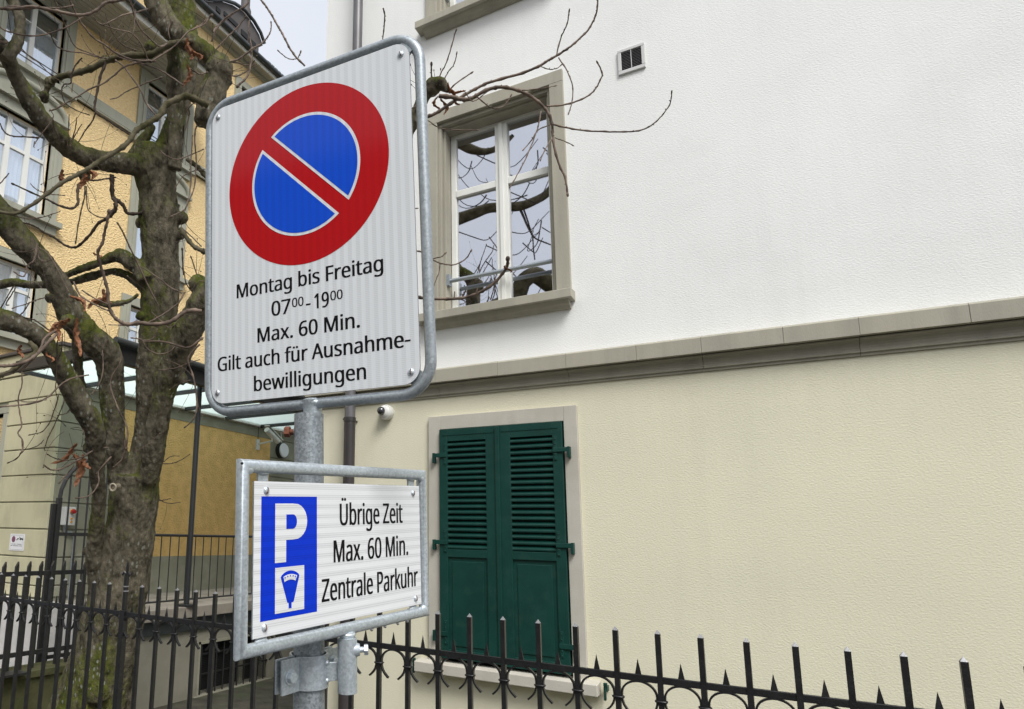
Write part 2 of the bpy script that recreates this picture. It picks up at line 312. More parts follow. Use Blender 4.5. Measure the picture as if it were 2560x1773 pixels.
def bark():
    m = D.materials.new('mossy_bark'); m.use_nodes = True; n = m.node_tree; p = n.nodes['Principled BSDF']; l = n.links.new
    t = n.nodes.new('ShaderNodeTexCoord'); mp = n.nodes.new('ShaderNodeMapping'); mp.inputs['Scale'].default_value = (1, 1, .55); l(t.outputs['Object'], mp.inputs[0])
    def noi(s, d=6, src=mp, r=.6):
        q = n.nodes.new('ShaderNodeTexNoise'); q.inputs['Scale'].default_value = s; q.inputs['Detail'].default_value = d; q.inputs['Roughness'].default_value = r; l(src.outputs[0], q.inputs['Vector']); return q.outputs[0]
    def ramp(src, a, b, ca, cb):
        r = n.nodes.new('ShaderNodeValToRGB'); r.color_ramp.elements[0].position = a; r.color_ramp.elements[1].position = b
        r.color_ramp.elements[0].color = (*ca, 1); r.color_ramp.elements[1].color = (*cb, 1); l(src, r.inputs[0]); return r.outputs[0]
    def mix(f, a, b):
        x = n.nodes.new('ShaderNodeMix'); x.data_type = 'RGBA'; l(f, x.inputs[0])
        for i, q in ((6, a), (7, b)):
            if isinstance(q, tuple): x.inputs[i].default_value = (*q, 1)
            else: l(q, x.inputs[i])
        return x.outputs[2]
    base = ramp(noi(14, 9, r=.7), .35, .65, (.045, .039, .026), (.25, .218, .158))
    gm_ = n.nodes.new('ShaderNodeNewGeometry'); sx_ = n.nodes.new('ShaderNodeSeparateXYZ'); l(gm_.outputs['Normal'], sx_.inputs[0])
    mz = n.nodes.new('ShaderNodeMath'); mz.operation = 'MULTIPLY_ADD'; l(sx_.outputs[2], mz.inputs[0]); mz.inputs[1].default_value = .13; l(noi(2.6, 9, r=.7), mz.inputs[2])
    moss = ramp(mz.outputs[0], .47, .60, (0, 0, 0), (1, 1, 1))
    mcol = ramp(noi(14), .3, .7, (.048, .060, .010), (.17, .185, .040))
    c = mix(moss, base, mcol)
    v = n.nodes.new('ShaderNodeTexVoronoi'); v.inputs['Scale'].default_value = 26; l(mp.outputs[0], v.inputs['Vector'])
    vm = ramp(v.outputs['Distance'], .18, .26, (1, 1, 1), (0, 0, 0)); gate = ramp(noi(1.7, 3), .46, .54, (0, 0, 0), (.8, .8, .8))
    mm = n.nodes.new('ShaderNodeMix'); mm.data_type = 'RGBA'; mm.blend_type = 'MULTIPLY'; mm.inputs[0].default_value = 1; l(vm, mm.inputs[6]); l(gate, mm.inputs[7])
    c = mix(mm.outputs[2], c, (.34, .35, .30))
    l(c, p.inputs['Base Color']); p.inputs['Roughness'].default_value = .93; p.inputs['Specular IOR Level'].default_value = .15
    w_ = n.nodes.new('ShaderNodeTexVoronoi'); w_.feature = 'DISTANCE_TO_EDGE'; w_.inputs['Scale'].default_value = 30; wn_ = n.nodes.new('ShaderNodeVectorMath'); wn_.operation = 'ADD'; nq = n.nodes.new('ShaderNodeTexNoise'); nq.inputs['Scale'].default_value = 9; l(mp.outputs[0], nq.inputs['Vector']); sc2 = n.nodes.new('ShaderNodeVectorMath'); sc2.operation = 'SCALE'; sc2.inputs['Scale'].default_value = .22; l(nq.outputs['Color'], sc2.inputs[0]); l(mp.outputs[0], wn_.inputs[0]); l(sc2.outputs[0], wn_.inputs[1]); l(wn_.outputs[0], w_.inputs['Vector'])
    wr = ramp(w_.outputs['Distance'], 0, .12, (0, 0, 0), (1, 1, 1))
    crk = mix(ramp(noi(1.1, 2), .5, .62, (0, 0, 0), (1, 1, 1)), (1., 1., 1.), wr)
    b1 = n.nodes.new('ShaderNodeBump'); b1.inputs['Strength'].default_value = .45; b1.inputs['Distance'].default_value = .012; l(crk, b1.inputs['Height'])
    b2 = n.nodes.new('ShaderNodeBump'); b2.inputs['Strength'].default_value = 1; b2.inputs['Distance'].default_value = .035; l(noi(34, 9, r=.8), b2.inputs['Height']); l(b1.outputs[0], b2.inputs['Normal'])
    l(b2.outputs[0], p.inputs['Normal']); return m
M['bark'] = bark()
M['twig'] = mat('twig_bark', (.17, .125, .095), .7, spec=.3, var=.35, vscale=12, vcol=(.050, .034, .026), bump=.2, bscale=120, bdist=.003)
M['backlittwig'] = mat('backlit_twig_bark', (.060, .045, .034), .8, spec=.2, var=.35, vscale=12, bump=.3, bscale=90, bdist=.004)  # darker copy of the twig bark: backlighting put into the colour
M['limb'] = mat('limb_bark', (.105, .09, .062), .9, spec=.15, var=.35, vscale=8, vcol=(.045, .042, .018), bump=.5, bscale=60, bdist=.01)

mapY = lambda Y: (lambda u, d, z: (u, Y+d, z))       # wall in a plane Y = const seen from -Y, d goes into the wall
mapX = lambda X: (lambda u, d, z: (X-d, u, z))       # wall in a plane X = const seen from +X
def wall(mb, m, u0, u1, z0, z1, holes=(), depth=.3, back=True):
    us = sorted({u0, u1, *[h[0] for h in holes], *[h[1] for h in holes]}); zs = sorted({z0, z1, *[h[2] for h in holes], *[h[3] for h in holes]})
    us = [u for u in us if u0 <= u <= u1]; zs = [z for z in zs if z0 <= z <= z1]
    for a, b in zip(us, us[1:]):
        for c, d in zip(zs, zs[1:]):
            um, zm = (a+b)/2, (c+d)/2
            if any(h[0] < um < h[1] and h[2] < zm < h[3] for h in holes): continue
            mb.quad(m(a, 0, c), m(b, 0, c), m(b, 0, d), m(a, 0, d))
            if back: mb.quad(m(a, depth, c), m(a, depth, d), m(b, depth, d), m(b, depth, c))
    for h in holes:
        a, b, c, d = h
        mb.quad(m(a, 0, c), m(a, depth, c), m(a, depth, d), m(a, 0, d)); mb.quad(m(b, 0, c), m(b, 0, d), m(b, depth, d), m(b, depth, c))
        mb.quad(m(a, 0, c), m(b, 0, c), m(b, depth, c), m(a, depth, c)); mb.quad(m(a, 0, d), m(a, depth, d), m(b, depth, d), m(b, 0, d))
    mb.quad(m(u0, 0, z0), m(u0, 0, z1), m(u0, depth, z1), m(u0, depth, z0)); mb.quad(m(u1, 0, z0), m(u1, depth, z0), m(u1, depth, z1), m(u1, 0, z1))
    mb.quad(m(u0, 0, z1), m(u1, 0, z1), m(u1, depth, z1), m(u0, depth, z1)); mb.quad(m(u0, 0, z0), m(u0, depth, z0), m(u1, depth, z0), m(u1, 0, z0))
    return mb

def stucco_wall(mb, *a, **k): return wall(mb, *a, **k)

# ------------------------------------------------------------------ ground
MB().quad((-400, -400, -.45), (400, -400, -.45), (400, 400, -.45), (-400, 400, -.45)).build('ground', M['earth'], kind='structure')
g = MB().box(-60, 60, -25, 2.32, -.4, 0); g.build('pavement', M['pavement'], kind='structure')
MB().box(-60, 60, 2.32, 2.68, -.4, .32).build('fence_base_wall', M['concrete'], kind='structure', bevel=.01)

# ------------------------------------------------------------------ white house
WY = 5.6
house = thing('white_house', 'white rendered house with cream ground floor, sandstone trims and closed green shutters', 'house', (-1.2, WY, 0))
WX0, WX1 = -3.93, 9.0
W1 = (-2.545, -1.44, 3.70, 5.70); W2 = (-2.545, -1.44, 6.84, 8.84)
SH = (-2.51, -1.415, .63, 2.61)
mb = wall(MB(), mapY(WY), WX0, WX1, 3.05, 13.5, [(-2.665, -1.32, 3.70, 5.82), (-2.665, -1.32, 6.84, 8.96)], .5)
mb.build('upper_wall', M['white'], house)
mb = wall(MB(), mapY(WY-.03), WX0, WX1, -.45, 3.05, [(-2.62, -1.31, .60, 2.737)], .5)
mb.build('lower_wall', M['cream'], house)
MB().box(WX0+.002, WX1, WY+.5, 13, -.4, 13.4).build('side_wall', M['white'], house)
# string course: sandstone blocks with a moulding under them
jx = [-3.97, -3.15, -2.52, -1.935, -1.36, -.828, -.385, .121, .541, 1.086, 1.62, 2.2, 2.8, 3.4]
for a, b in zip(jx, jx[1:]):
    pr = [(a+.0008, WY-.14, 3.035), (a+.0008, WY-.14, 3.15), (a+.0008, WY-.125, 3.165), (a+.0008, WY+.02, 3.18), (a+.0008, WY+.02, 3.035)]
    dz = random.uniform(-.002, .002); dy = random.uniform(-.0015, .0015)
    MB().prism([(x, y+dy, z+dz) for x, y, z in pr], (b-a-.0016, 0, 0)).build('stone_block', M['stone'], house, bevel=.002)
prof = [(WY-.075, 3.034), (WY-.098, 3.028), (WY-.098, 3.018), (WY-.078, 3.012), (WY-.060, 2.998), (WY-.050, 2.980), (WY-.047, 2.962), (WY-.052, 2.950), (WY-.060, 2.946), (WY-.060, 2.936), (WY-.045, 2.932), (WY-.045, 2.915), (WY-.03, 2.91), (WY+.01, 2.91), (WY+.01, 3.034)]
for a, b in zip(jx[::2], jx[2::2]+[3.4]):
    if b > a: MB().prism([(a+.001, y, z) for y, z in prof], (b-a-.003, 0, 0)).build('moulding', M['stone'], house)
# upper windows
def house_window(dz):
    y0 = WY
    s = MB()
    # surround: flat sandstone frame with two steps
    xo0, xo1, xi0, xi1, zt, zi, zb = -2.665, -1.32, -2.543, -1.440, 5.82+dz, 5.70+dz, 3.70+dz
    def ring(x0, x1, x2, x3, ztop, zin, ya, yb):
        s.box(x0, x1, ya, yb, zb, zin); s.box(x2, x3, ya, yb, zb, zin); s.box(x0, x3, ya, yb, zin, ztop)
    ring(xo0, xi0, xi1, xo1, zt, zi, y0-.035, y0+.10)
    ring(xi0, xi0+.03, xi1-.03, xi1, zi, zi-.035, y0+.005, y0+.13)
    ring(xi0+.03, xi0+.055, xi1-.05, xi1-.03, zi-.035, zi-.06, y0+.055, y0+.18)
    s.box(xi0+.052, xi1-.047, y0+.1805, y0+.30, zi-.062, zi-.03)
    ww = s.build('window', M['stone'], house, bevel=.004)
    # sill
    p = MB().prism([(-2.735, y0-.14, 3.635+dz), (-2.735, y0-.14, 3.712+dz), (-2.735, y0+.20, 3.745+dz), (-2.735, y0+.20, 3.635+dz)], (1.44, 0, 0))
    p.build('sill', M['stone'], ww, bevel=.004)
    MB().prism([(-2.67, y0-.10, 3.633+dz), (-2.67, y0-.075, 3.605+dz), (-2.67, y0-.05, 3.595+dz), (-2.67, y0-.03, 3.575+dz), (-2.67, y0+.02, 3.57+dz), (-2.67, y0+.02, 3.633+dz)], (1.34, 0, 0)).build('sill_moulding', M['stone'], ww)
    # wooden frame
    f = MB(); fx0, fx1, fy = -2.4875, -1.475, y0+.182; z0, z1 = 3.745+dz, 5.66+dz
    f.box(fx0, fx0+.055, fy, fy+.07, z0, z1); f.box(fx1-.055, fx1, fy, fy+.07, z0, z1); f.box(fx0+.055, fx1-.055, fy, fy+.07, z1-.05, z1); f.box(fx0+.055, fx1-.055, fy, fy+.07, z0, z0+.05)
    f.box(-2.025, -1.905, fy-.012, fy+.075, z0+.05, z1-.05)
    f.box(-1.985, -1.945, fy-.03, fy-.012, z0+.05, z1-.05)
    zt0, zt1 = 4.965+dz, 5.035+dz
    f.box(fx0+.055, -2.025, fy-.006, fy+.06, zt0, zt1); f.box(-1.905, fx1-.055, fy-.006, fy+.06, zt0, zt1)
    f.build('frame', M['winwhite'], ww, bevel=.005)
    for (a, b) in ((fx0+.055, -2.025), (-1.905, fx1-.055)):
        for (c, d) in ((z0+.05, zt0), (zt1, z1-.05)):
            g = MB(); nx, nz_ = 1, 1
            tilt = random.uniform(-.003, .003)
            g.hexa([(a, fy+.03, c), (b, fy+.03+tilt, c), (b, fy+.036+tilt, c), (a, fy+.036, c), (a, fy+.03, d), (b, fy+.03+tilt, d), (b, fy+.036+tilt, d), (a, fy+.036, d)])
            g.build('pane', M['glass'], ww)
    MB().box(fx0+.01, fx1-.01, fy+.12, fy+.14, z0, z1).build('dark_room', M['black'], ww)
    # roller blind just under the lintel (dark strip)
    MB().box(fx0+.02, fx1-.02, fy+.075, fy+.10, z1-.24, z1-.05).build('blind', M['blind'], ww)
    # steel guard rail
    r = MB(); r.tube([(-2.47, y0+.09, 4.07+dz), (-1.46, y0+.09, 4.07+dz)], .020, 10)
    ra = r.build('guard_rail', M['galv'], ww, smooth=40)
    b = MB(); b.box(-2.492, -2.462, y0+.055, y0+.125, 4.02+dz, 4.13+dz); b.box(-1.485, -1.468, y0+.055, y0+.125, 4.02+dz, 4.13+dz); b.build('rail_bracket', M['galv'], ww)
    return ww
house_window(0); house_window(3.135)
# shuttered opening
s = MB(); Y0 = WY-.065
s.box(-2.622, -2.508, Y0, WY+.1, .614, 2.737); s.box(-1.415, -1.308, Y0, WY+.1, .614, 2.737); s.box(-2.508, -1.415, Y0, WY+.1, 2.612, 2.737)
opn = s.build('window_surround', M['stonelight'], house, bevel=.004)
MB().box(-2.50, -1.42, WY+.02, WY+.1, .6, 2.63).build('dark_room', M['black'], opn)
MB().prism([(-2.715, WY-.16, .526), (-2.715, WY-.16, .610), (-2.715, WY-.02, .625), (-2.715, WY-.02, .526)], (1.495, 0, 0)).build('sill', M['stonelight'], opn, bevel=.006)
def leaf(x0, x1, z0, z1, outer):                    # one shutter leaf: stiles, rails, slats, panel
    yf, yb = WY-.095, WY-.055
    ol, il = .078, .105
    a = x0+(ol if outer < 0 else il); b = x1-(il if outer < 0 else ol)
    zl0, zl1 = 1.556, 2.495
    f = MB()
    f.box(x0, a, yf, yb, z0, z1); f.box(b, x1, yf, yb, z0, z1)
    f.box(a, b, yf, yb, zl1, z1); f.box(a, b, yf, yb, 1.49, zl0); f.box(a, b, yf, yb, z0, .725)
    sh = f.build('shutter', M['green'], house, bevel=.003)
    n = 19; pitch_ = (zl1-zl0)/n
    sm = MB(); h = pitch_*.92
    sm.hexa([(0, yf+.002, -h*.5), (b-a, yf+.002, -h*.5), (b-a, yf+.008, -h*.5), (0, yf+.008, -h*.5), (0, yb-.008, h*.42), (b-a, yb-.008, h*.42), (b-a, yb-.002, h*.42), (0, yb-.002, h*.42)])
    sm2 = MB()
    sm2.prism([(0, yf+.003, -h*.52), (0, yf+.001, -h*.30), (0, yf+.004, -h*.10), (0, yb-.006, h*.38), (0, yb, h*.30), (0, yf+.014, -h*.22), (0, yf+.010, -h*.52)], (b-a, 0, 0))
    me = sm2.mesh('slat', M['green'], Vector((0, 0, 0)))
    for i in range(n):
        inst('slat', me, sh, Vector((a, random.uniform(-.001, .001), zl0+pitch_*(i+.62)+random.uniform(-.0012, .0012)))-ORG[house.name])
    p = MB(); p.box(a, b, yf+.016, yb-.004, .725, 1.49); p.build('panel', M['green'], sh)
    p = MB(); p.prism([(a+.035, yf+.016, .76), (b-.035, yf+.016, .76), (b-.035, yf+.016, 1.455), (a+.035, yf+.016, 1.455)], (0, -.008, 0)); p.build('raised_field', M['green'], sh, bevel=.006)
    MB().box(a, b, yb-.003, yb-.001, zl0, zl1).build('dark_back', M['black'], sh)
    # hinges and hooks
    s_ = -1 if outer < 0 else 1; xe = x0 if outer < 0 else x1
    for zc in (2.372, 1.612, .85):
        hb = MB()
        hb.box(xe-s_*.055-.014, xe-s_*.055+.014, yf-.006, yf+.002, zc-.085, zc+.11)
        hx = sorted((xe-s_*.075, xe+s_*.055)); hb.box(hx[0], hx[1], yf-.014, yf-.005, zc-.017, zc+.020)
        hk = sorted((xe+s_*.040, xe+s_*.062)); hb.box(hk[0], hk[1], yf-.016, yf+.03, zc-.065, zc+.024)
        hb.build('hinge', M['green'], sh, bevel=.003)
        for zz in (zc-.07, zc-.035, zc+.05, zc+.09):
            MB().ball((xe-s_*.055, yf-.007, zz), .006, 8).build('rivet', M['green'], sh, smooth=60)
    # corner iron at the top
    c = MB(); c.box(x0+.03, x1-.03, yf-.004, yf+.002, z1-.055, z1-.035); c.build('corner_iron', M['green'], sh)
    return sh
leaf(-2.502, -1.966, .655, 2.604, -1); leaf(-1.960, -1.424, .645, 2.606, 1)
MB().box(-1.985, -1.945, WY-.108, WY-.096, .66, 2.60).build('cover_strip', M['green'], house, bevel=.004)
for x in (-2.745, -1.175):                           # shutter catches beside the sill
    c = MB(); c.box(x-.006, x+.012, WY-.09, WY-.03, .56, .60); c.box(x-.012, x+.004, WY-.11, WY-.085, .50, .60); c.box(x-.012, x+.014, WY-.115, WY-.09, .60, .625)
    c.build('shutter_catch', M['green'], house, bevel=.004)
# ventilation grille
v = thing('wall_vent', 'small square metal ventilation grille high on the white wall', 'vent', (-.75, WY-.03, 5.70))
f = MB(); a0, a1, c0, c1 = -.857, -.643, 5.578, 5.812; t_ = .028; yv = WY-.020
f.box(a0, a1, yv, WY+.005, c0, c0+t_+.004); f.box(a0, a1, yv, WY+.005, c1-t_, c1); f.box(a0, a0+t_, yv, WY+.005, c0+t_+.004, c1-t_); f.box(a1-t_, a1, yv, WY+.005, c0+t_+.004, c1-t_)
f.build('frame', M['greybox'], v, bevel=.004)
MB().box(-.753, -.748, yv+.002, WY, c0+t_, c1-t_).build('centre_bar', M['greybox'], v)
MB().box(a0+t_, a1-t_, WY-.005, WY-.002, c0+t_, c1-t_).build('backing', M['black'], v)
sm = MB(); sm.prism([(0, yv+.006, -.004), (0, yv+.006, -.002), (0, yv+.014, .005), (0, yv+.014, .003)], (a1-a0-2*t_, 0, 0)); me = sm.mesh('slat', M['pipeup'])
for i in range(12): inst('slat', me, v, Vector((a0+t_, 0, c0+t_+.010+i*.0145))-ORG[v.name])
# dome camera
cx, cz = -3.065, 2.815
dc = thing('dome_camera', 'white dome security camera with dark ball on the cream wall beside the downpipe', 'security camera', (cx, WY-.05, cz))
ax = Matrix(((1, 0, 0), (0, 0, -1), (0, 1, 0)))
MB().tube([(cx, WY-.028, cz), (cx, WY-.075, cz), (cx, WY-.10, cz)], [.072, .074, .066], 28).ball((cx, WY-.088, cz), .066, 20, (1, .55, 1)).build('housing', M['camwhite'], dc, smooth=35)
MB().ball((cx-.018, WY-.125, cz+.005), .040, 18).build('dark_dome', M['camdark'], dc, smooth=60)
# downpipe
dp = thing('downpipe', 'dark metal downpipe running down the corner of the white house', 'downpipe', (-3.41, WY-.09, 0))
MB().tube([(-3.41, WY-.16, -.4), (-3.41, WY-.16, 2.75)], .055, 20).build('lower_pipe', M['pipe'], dp, smooth=40)
MB().tube([(-3.41, WY-.16, 2.76), (-3.41, WY-.16, 13.4)], .052, 20).build('upper_pipe', M['pipeup'], dp, smooth=40)
for z in (2.755, .6, 5.9):
    MB().tube([(-3.41, WY-.16, z-.02), (-3.41, WY-.16, z+.02)], .060, 20).box(-3.418, -3.402, WY-.10, WY-.03, z-.008, z+.008).build('collar', M['pipe'], dp, smooth=40)
MB().tube([(-3.41, WY-.16, 2.765), (-3.47, WY-.16, 2.765), (-3.485, WY-.16, 2.765)], .011, 8).build('collar_screw', M['pipe'], dp)

# ------------------------------------------------------------------ annex (rusticated ground floor wing) and its yellow recess
AX, AY, AT = -8.17, 5.5, 4.20
annex = thing('rusticated_wing', 'low wing of the yellow building with grooved cream plaster and dark roof edge', 'building wing', (AX-1, AY+1, 0))
zs_ = [.75, .905, 1.27, 1.64, 2.0, 2.37, 2.735, 3.10, 3.465, 3.83]
def course(m, u0, u1, za, zb, pl='annex', holes=()):
    # keep clear of the window opening
    segs = [(u0, u1)]
    for h in holes:
        if h[2] < zb and h[3] > za:
            segs = [q for a, b in segs for q in ((a, min(b, h[0])), (max(a, h[1]), b)) if q[1]-q[0] > .01]
    for a, b in segs:
        MB().mbox(m, a, b, -.018, .05, za+.009, zb-.009).build('plaster_course', M[pl], annex, bevel=.006)
hw = [(-10.9, -9.36, 1.64, 3.33)]
wall(MB(), mapY(AY+.001), -14, AX, -.45, AT-.15, [(-10.85, -9.42, 1.70, 3.30)], .3).build('front_wall', M['dado'], annex)
for a, b in zip(zs_, zs_[1:]): course(mapY(AY), -13.9, AX+.018, a, b, holes=hw)
MB().mbox(mapY(AY), -13.9, AX+.03, -.03, .05, 3.84, 3.93).mbox(mapY(AY), -13.9, AX+.05, -.05, .05, 3.93, 4.15).build('frieze', M['annex'], annex, bevel=.008)
MB().box(-13.9, AX+.09, AY-.09, AY+.1, 4.15, 4.20).build('roof_edge', M['roof'], annex, bevel=.01)
s = MB(); s.mbox(mapY(AY), -10.98, -9.32, -.03, .1, 3.30, 3.42); s.mbox(mapY(AY), -10.98, -10.84, -.025, .1, 1.66, 3.30); s.mbox(mapY(AY), -9.45, -9.34, -.025, .1, 1.66, 3.30); s.mbox(mapY(AY), -11, -9.3, -.06, .1, 1.56, 1.66)
wn = s.build('window', M['trim'], annex, bevel=.006)
f = MB(); f.mbox(mapY(AY), -10.84, -10.78, .06, .12, 1.66, 3.30); f.mbox(mapY(AY), -9.52, -9.45, .06, .12, 1.66, 3.30); f.mbox(mapY(AY), -10.18, -10.10, .055, .12, 1.66, 3.30); f.mbox(mapY(AY), -10.78, -9.52, .06, .12, 2.75, 2.82)
f.build('frame', M['beam'], wn)
for a, b in ((-10.78, -10.18), (-10.10, -9.52)):
    MB().mbox(mapY(AY), a, b, .09, .095, 1.66, 3.30).build('pane', M['glass'], wn)
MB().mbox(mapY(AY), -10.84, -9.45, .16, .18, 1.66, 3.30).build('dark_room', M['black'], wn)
# side wall (plane X = AX): grooved near the corner, ochre field, grooved quoin
mX = mapX(AX)
wall(MB(), mapX(AX-.001), AY+.3, 16, -.45, AT-.15, [], .3).build('side_wall', M['dado'], annex)
for a, b in zip(zs_, zs_[1:]):
    course(mX, AY+.052, 6.55, a, b, 'dado'); course(mX, 10.12, 11.4, a, b, 'dado')
MB().mbox(mX, 6.56, 10.11, -.03, .02, 1.265, 3.45).build('ochre_field', M['ochre'], annex)
MB().mbox(mX, 6.56, 10.11, -.04, .02, 3.451, 3.83).build('grey_band', M['dado'], annex)
MB().mbox(mX, 6.56, 10.11, -.034, .02, .6, 1.264).build('dado_field', M['dado'], annex)
MB().mbox(mX, AY+.055, 16, -.03, .05, 3.84, 3.93).mbox(mX, AY+.055, 16, -.05, .05, 3.93, 4.15).build('side_frieze', M['annex'], annex)
MB().box(AX-.2, AX+.09, AY+.1, 16, 4.15, 4.20).build('side_roof_edge', M['roof'], annex, bevel=.01)
MB().box(-14, AX-.201, AY+.101, 16, 3.95, 4.10).build('roof_deck', M['roof'], annex)
# white low wall in front of the wing
MB().box(-13, -8.66, 5.32, 5.47, -.45, .74).build('low_wall', M['whitebase'], None, org=(-9, 5.4, -.45))
tag(D.objects['low_wall'], 'low pinkish white wall at the left edge behind the dark side fence', 'low wall')
o = MB().box(-8.65, -6.75, 5.30, 5.46, -.45, .735).build('low_wall', M['whitebase'], None, org=(-7.6, 5.4, -.45))
tag(o, 'low dirty white wall panel between the side fence and the tree', 'low wall')
# small tow-away notice on the wing
nx0, nx1, nz0, nz1 = -8.945, -8.600, 1.345, 1.565
no = thing('tow_away_notice', 'small white tow away notice on the grooved cream wall above the side fence', 'notice', (-8.77, AY-.02, 1.45))
yn = AY-.019
def rrect(hw, hh, r, n=6, cx=0, cy=0):
    p = []
    for (sx, sy, a0) in ((1, 1, 0), (-1, 1, 90), (-1, -1, 180), (1, -1, 270)):
        for k in range(n+1):
            a = R(a0+90*k/n); p.append((cx+sx*(hw-r)+r*math.cos(a), cy+sy*(hh-r)+r*math.sin(a)))
    return p
MB().prism([(x, yn, z) for x, z in rrect(.170, .112, .012, 4, -8.772, 1.455)], (0, -.004, 0)).build('plate', M['signwhite'], no)
pc = MB(); pc.prism([(-8.855+.042*math.cos(i*PI/10), yn-.0045, 1.495+.042*math.sin(i*PI/10)) for i in range(20)], (0, -.001, 0)); pc.build('round_symbol', M['pictogram'], no)
pc = MB()
for pts in ([(-8.79, 1.485), (-8.775, 1.48), (-8.76, 1.495), (-8.735, 1.498), (-8.735, 1.510), (-8.765, 1.508)], [(-8.72, 1.497), (-8.70, 1.490), (-8.69, 1.482), (-8.68, 1.492), (-8.655, 1.492), (-8.648, 1.482), (-8.635, 1.488), (-8.632, 1.505), (-8.66, 1.512), (-8.685, 1.51), (-8.722, 1.53), (-8.726, 1.526), (-8.70, 1.505)]):
    pc.prism([(x, yn-.0045, z) for x, z in pts], (0, -.001, 0))
pc.build('tow_truck_symbol', M['black_print'], no)
for z, (a, b) in ((1.430, (-8.89, -8.65)), (1.408, (-8.905, -8.645))):
    ln = MB(); x = a
    while x < b:
        wd = random.uniform(.006, .014)
        if random.random() > .12: ln.box(x, x+wd, yn-.0055, yn-.0045, z-.0045, z+.0045)
        x += wd+.003
    ln.build('small_print', M['greytext'], no)
ln = MB(); ln.box(-8.92, -8.625, yn-.0055, yn-.0045, 1.549, 1.5505); ln.box(-8.92, -8.625, yn-.0055, yn-.0045, 1.358, 1.3595); ln.box(-8.92, -8.9185, yn-.0055, yn-.0045, 1.3596, 1.5489); ln.box(-8.6265, -8.625, yn-.0055, yn-.0045, 1.3596, 1.5489); ln.build('border_line', M['greytext'], no)
# control box with red lamp, conduit
bx = thing('control_box', 'pale control box with red lamp and orange buttons behind the arched gate', 'control box', (AX+.05, 5.72, 1.8))
MB().mbox(mX, 5.665, 5.835, -.13, -.018, 1.70, 1.945).build('box', M['greybox'], bx, bevel=.006)
MB().tube([(AX+.13, 5.775, 1.885), (AX+.145, 5.775, 1.885)], .034, 16).build('lamp_ring', M['orange'], bx)
MB().tube([(AX+.145, 5.775, 1.885), (AX+.17, 5.775, 1.885), (AX+.19, 5.775, 1.885)], [.032, .034, .026], 16).build('red_lamp', M['redlamp'], bx, smooth=50)
for z in (1.790, 1.745): MB().tube([(AX+.13, 5.775, z), (AX+.142, 5.775, z)], .015, 12).build('button', M['orange'], bx)
MB().tube([(AX+.06, 5.72, 1.70), (AX+.06, 5.725, 1.64), (AX+.06, 5.745, 1.605), (AX+.06, 5.78, 1.60), (AX+.06, 5.84, 1.60), (AX+.06, 5.88, 1.585), (AX+.06, 5.895, 1.54), (AX+.06, 5.895, .5)], .017, 10).build('conduit', M['galv'], bx, smooth=40)
# bullet camera and round lamp under the canopy
bc = thing('bullet_camera', 'pale bullet security camera on a bracket under the glass canopy', 'security camera', (AX+.3, 9.9, 3.45))
def axm(d):
    d = Vector(d).normalized(); q = d.to_track_quat('Z', 'Y').to_matrix(); return q
p0 = Vector((-7.85, 9.62, 3.555)); p1 = Vector((-7.85, 9.98, 3.375)); dv = (p1-p0).normalized(); sd_ = dv.cross(Vector((0, 0, 1))).normalized(); uu = sd_.cross(dv)
h = MB(); h.tube([p0, p1], .055, 14); h.build('body', M['camwhite'], bc, smooth=40)
h = MB(); a = p0-dv*.03+uu*.06; b = p1+dv*.06+uu*.06
h.hexa([a-sd_*.06, b-sd_*.06, b+sd_*.06, a+sd_*.06, a-sd_*.06+uu*.012, b-sd_*.06+uu*.012, b+sd_*.06+uu*.012, a+sd_*.06+uu*.012]); h.build('sun_shield', M['camwhite'], bc)
MB().tube([(AX+.03, 9.72, 3.31), (AX+.18, 9.76, 3.33), (-7.85, 9.80, 3.36), p0+dv*.2-uu*.05], .018, 8).box(AX+.02, AX+.05, 9.67, 9.77, 3.20, 3.40).build('bracket', M['camwhite'], bc, smooth=40)
MB().tube([(AX+.04, 9.72, 3.40), (AX+.04, 9.72, 3.64)], .006, 6).build('cable', M['beam'], bc)
rl = thing('round_wall_lamp', 'round wall lamp with dark rim on the grooved quoin under the canopy', 'lamp', (AX+.05, 10.4, 3.27))
MB().tube([(AX+.02, 10.44, 3.27), (AX+.11, 10.44, 3.27)], .155, 28).build('rim', M['beam'], rl, smooth=40)
MB().tube([(AX+.112, 10.44, 3.27), (AX+.13, 10.44, 3.27)], [.143, .132], 28).build('diffuser', M['lamp'], rl, smooth=50)
MB().mbox(mX, 10.43, 10.452, -.04, -.019, 3.43, 3.66).build('cable_duct', M['camwhite'], rl)

# ------------------------------------------------------------------ glass canopy over the steps
cn = thing('glass_canopy', 'frosted glass canopy with dark steel beams over the side entrance', 'canopy', (-7.2, 8, 3.6))
CZ = 3.66; cx0, cx1, cy0, cy1 = -8.02, -6.30, 4.80, 11.6
ny = 7; ys = [cy0+(cy1-cy0)*i/ny for i in range(ny+1)]
for a, b in zip(ys, ys[1:]):
    MB().box(cx0, cx1, a+.01, b-.01, CZ, CZ+.015).build('glass_pane', M['canopy'], cn)
for y in ys:
    MB().box(cx0+.005, cx1-.005, y-.018, y+.018, CZ-.06, CZ-.004).build('glazing_bar', M['beam'], cn)
MB().box(cx1, cx1+.10, cy0-.05, cy1, CZ-.12, CZ+.14).build('outer_beam', M['beam'], cn, bevel=.01)
MB().tube([(cx1+.17, cy0-.04, CZ+.10), (cx1+.17, cy1, CZ+.10)], .048, 12).build('gutter', M['gutter'], cn, smooth=40)
MB().box(cx0-.02, cx1-.002, cy0-.06, cy0-.02, CZ-.05, CZ+.09).build('front_beam', M['beam'], cn, bevel=.006)
MB().box(AX+.052, cx0-.002, AY+.1, cy1, CZ-.03, CZ+.03).build('wall_flashing', M['camwhite'], cn)
